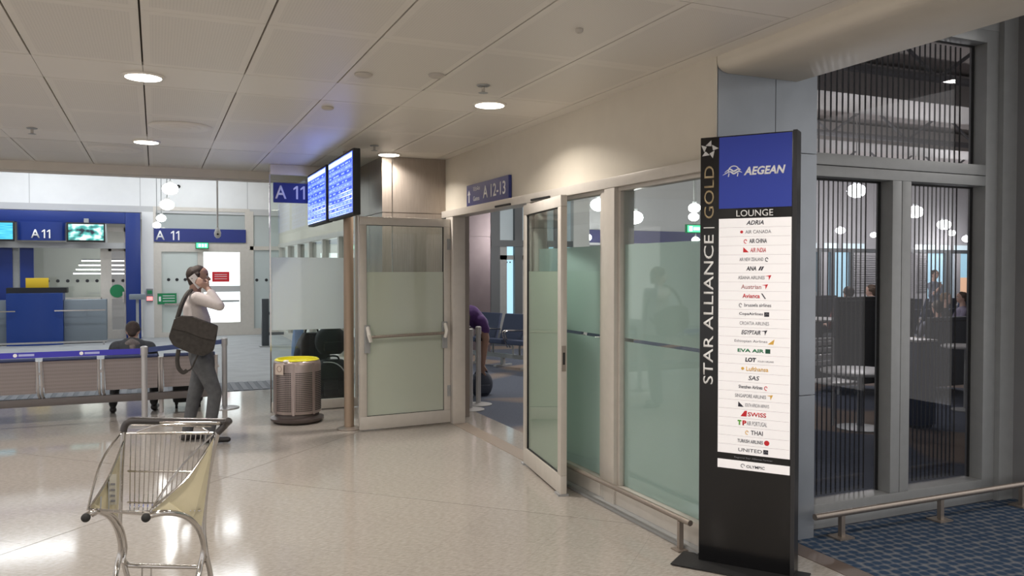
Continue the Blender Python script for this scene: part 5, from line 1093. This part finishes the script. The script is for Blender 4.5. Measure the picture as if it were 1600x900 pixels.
# white shell chair
cx_ = aty(7.0, 1281, 450).x; ch = thing('shell_chair', 'white slatted chair in the lower left of the lounge window', 'chair', (cx_, 7.0, 0))
for i in range(4): box('back_slat', white_t, cx_-.19, cx_+.19, 7.0, 7.02, .60+.075*i, .65+.075*i, ch, bevel=.006)
for s in (-1, 1): MB().tube(curve([(cx_+s*.2, 7.0, .90), (cx_+s*.21, 7.0, .45), (cx_+s*.21, 6.98, .01)], 4), .016, 8).build('leg', white_t, ch, smooth=True); MB().tube([(cx_+s*.2, 6.6, .44), (cx_+s*.21, 6.58, .01)], .014, 8).build('leg', white_t, ch)
box('seat', white_t, cx_-.21, cx_+.21, 6.58, 7.0, .43, .46, ch, bevel=.01); MB().tube([(cx_-.2, 7.0, .90), (cx_+.2, 7.0, .90)], .014, 8).build('top_rail', white_t, ch)
kx = aty(6.2, 1440, 600); ks = thing('litter_cabinet', 'dark blue upright cabinet at the left of the right lounge window', 'cabinet', (kx.x, 6.2, 0)); box('body', mat('cabinet_blue', (.02, .03, .07), .5), kx.x-.17, kx.x+.10, 6.1, 6.5, .03, .92, ks, bevel=.01); box('lid', alu_grey, kx.x-.18, kx.x+.11, 6.09, 6.51, .92, .94, ks); box('plinth', blackm, kx.x-.15, kx.x+.08, 6.13, 6.47, 0, .03, ks); box('handle', chrome, kx.x+.10, kx.x+.18, 6.2, 6.23, .40, .43, ks)
def silhouette(lab, px, py, y, shirt_, hr, standing=False, sc=1.0, face=(0, -1, 0), lean=0):
    h = aty(y, px, py); t = thing('person', lab, 'person', (h.x, y, 0)); f = Vector(face); s = Vector((f.y, -f.x, 0)); hcq, P_, fq, sq, uq = head_caps(h, f, .10, 0)
    D = lambda a, b, c: h+f*a+s*b+ZV*c
    L = hcq+[(D(-.02, 0, -.08), .05, D(-.03, 0, -.17), .06, 0), (D(-.03, 0, -.27), .095, D(-.02, 0, -.52), .11, 1, s, 1.45), (D(-.03, 0, -.22), .07, D(-.02, .19, -.26), .06, 1), (D(-.03, 0, -.22), .07, D(-.02, -.19, -.26), .06, 1)]
    if standing:
        hz = h.z-.80
        L += [(D(0, 0, -.52), .11, D(0, 0, -.72), .12, 1, s, 1.3), (D(0, .19, -.27), .055, D(.12, .24, -.50), .042, 1), (D(.12, .24, -.50), .04, D(.22, .10, -.30), .028, 0), (D(0, -.19, -.27), .055, D(.02, -.25, -.54), .042, 1), (D(.02, -.25, -.54), .04, D(.08, -.22, -.76), .028, 0)]
        for q in (-1, 1): L += [(D(0, q*.09, -.76), .09, D(.0, q*.10, -.80-hz*.5), .062, 2), (D(0, q*.10, -.80-hz*.5), .06, Vector((D(0, q*.11, 0).x, D(0, q*.11, 0).y, .10)), .046, 2), (Vector((D(-.03, q*.11, 0).x, D(-.03, q*.11, 0).y, .045)), .04, Vector((D(.14, q*.11, 0).x, D(.14, q*.11, 0).y, .035)), .032, 2)]
        L += hand_caps(D(.22, .10, -.30), (0, 0, 1), f, 0, .5)+hand_caps(D(.08, -.22, -.78), (0, 0, -1), s, 0, .3)
    else:
        L += [(D(-.02, 0, -.52), .11, D(-.02, 0, -.66), .12, 1, s, 1.3)]; kz = max(h.z-.72, .42)
        for q in (-1, 1):
            L += [(D(0, q*.20, -.27), .055, D(.10, q*.24, -.52), .042, 1), (D(.10, q*.24, -.52), .04, D(.34, q*.14, -.50), .028, 0), (D(0, q*.10, -.70), .085, D(.42, q*.12, -.70), .065, 2), (D(.42, q*.12, -.70), .062, Vector((D(.42, q*.12, 0).x, D(.42, q*.12, 0).y, .10)), .046, 2), (Vector((D(.42, q*.12, 0).x, D(.42, q*.12, 0).y, .045)), .04, Vector((D(.58, q*.12, 0).x, D(.58, q*.12, 0).y, .035)), .032, 2)]
            L += hand_caps(D(.34, q*.14, -.50), f, (0, 0, -1), 0, .4)
    figure('body', L, [skin2, shirt_, mat('dark_trousers', (.025, .028, .035), .8)], t, .016, 3); face_parts(P_, fq, sq, .10, t, hr)
    if not standing:
        st2 = thing('hall_stool', 'seat carrying the '+lab, 'stool', (h.x-f.x*.02, y-f.y*.02, 0)); c = D(.02, 0, 0); b_ = h.z-.86; box('seat', booth, c.x-.24, c.x+.24, c.y-.24, c.y+.24, max(b_-.10, .3), b_+.02, st2, bevel=.03); box('pedestal', alu_grey, c.x-.05, c.x+.05, c.y-.05, c.y+.05, .02, max(b_-.10, .3), st2); box('base', alu_grey, c.x-.18, c.x+.18, c.y-.18, c.y+.18, 0, .02, st2)
grysh = mat('grey_blue_shirt', (.17, .18, .22), .8); redsh = mat('dull_red_shirt', (.20, .08, .08), .8); darksh = mat('dark_sweater', (.04, .04, .045), .8); lil = mat('lilac_shirt', (.26, .24, .34), .8); brn = mat('brown_hair', (.07, .045, .03), .7); grh = mat('grey_hair', (.10, .09, .08), .7)
silhouette('standing man in a light blue shirt before the bright lounge window', 1461, 429, 14.0, mat('pale_blue_shirt', (.22, .25, .32), .8), hairm, True)
silhouette('seated person in dull red with dark hair, left lounge window', 1325, 459, 9.5, redsh, hairm, face=(.3, 1, 0))
silhouette('seated person in dark clothes beside the one in red', 1361, 455, 10.3, darksh, brn, face=(-.3, 1, 0))
silhouette('seated person at the left edge of the lounge window', 1269, 461, 12.4, darksh, brn)
silhouette('seated man in a grey shirt, nearest in the right lounge window', 1464, 481, 8.8, grysh, grh, face=(.35, .95, 0))
silhouette('seated person with light brown hair behind the grey shirted man', 1479, 467, 10.2, darksh, mat('fair_hair', (.20, .13, .08), .7), face=(.6, -.8, 0))
silhouette('seated person in lilac at the right of the right lounge window', 1502, 465, 11.0, lil, brn, face=(-.8, .6, 0))
# drop leftovers of mesh data nobody uses
for m_ in [m_ for m_ in bpy.data.meshes if m_.users == 0]: bpy.data.meshes.remove(m_)
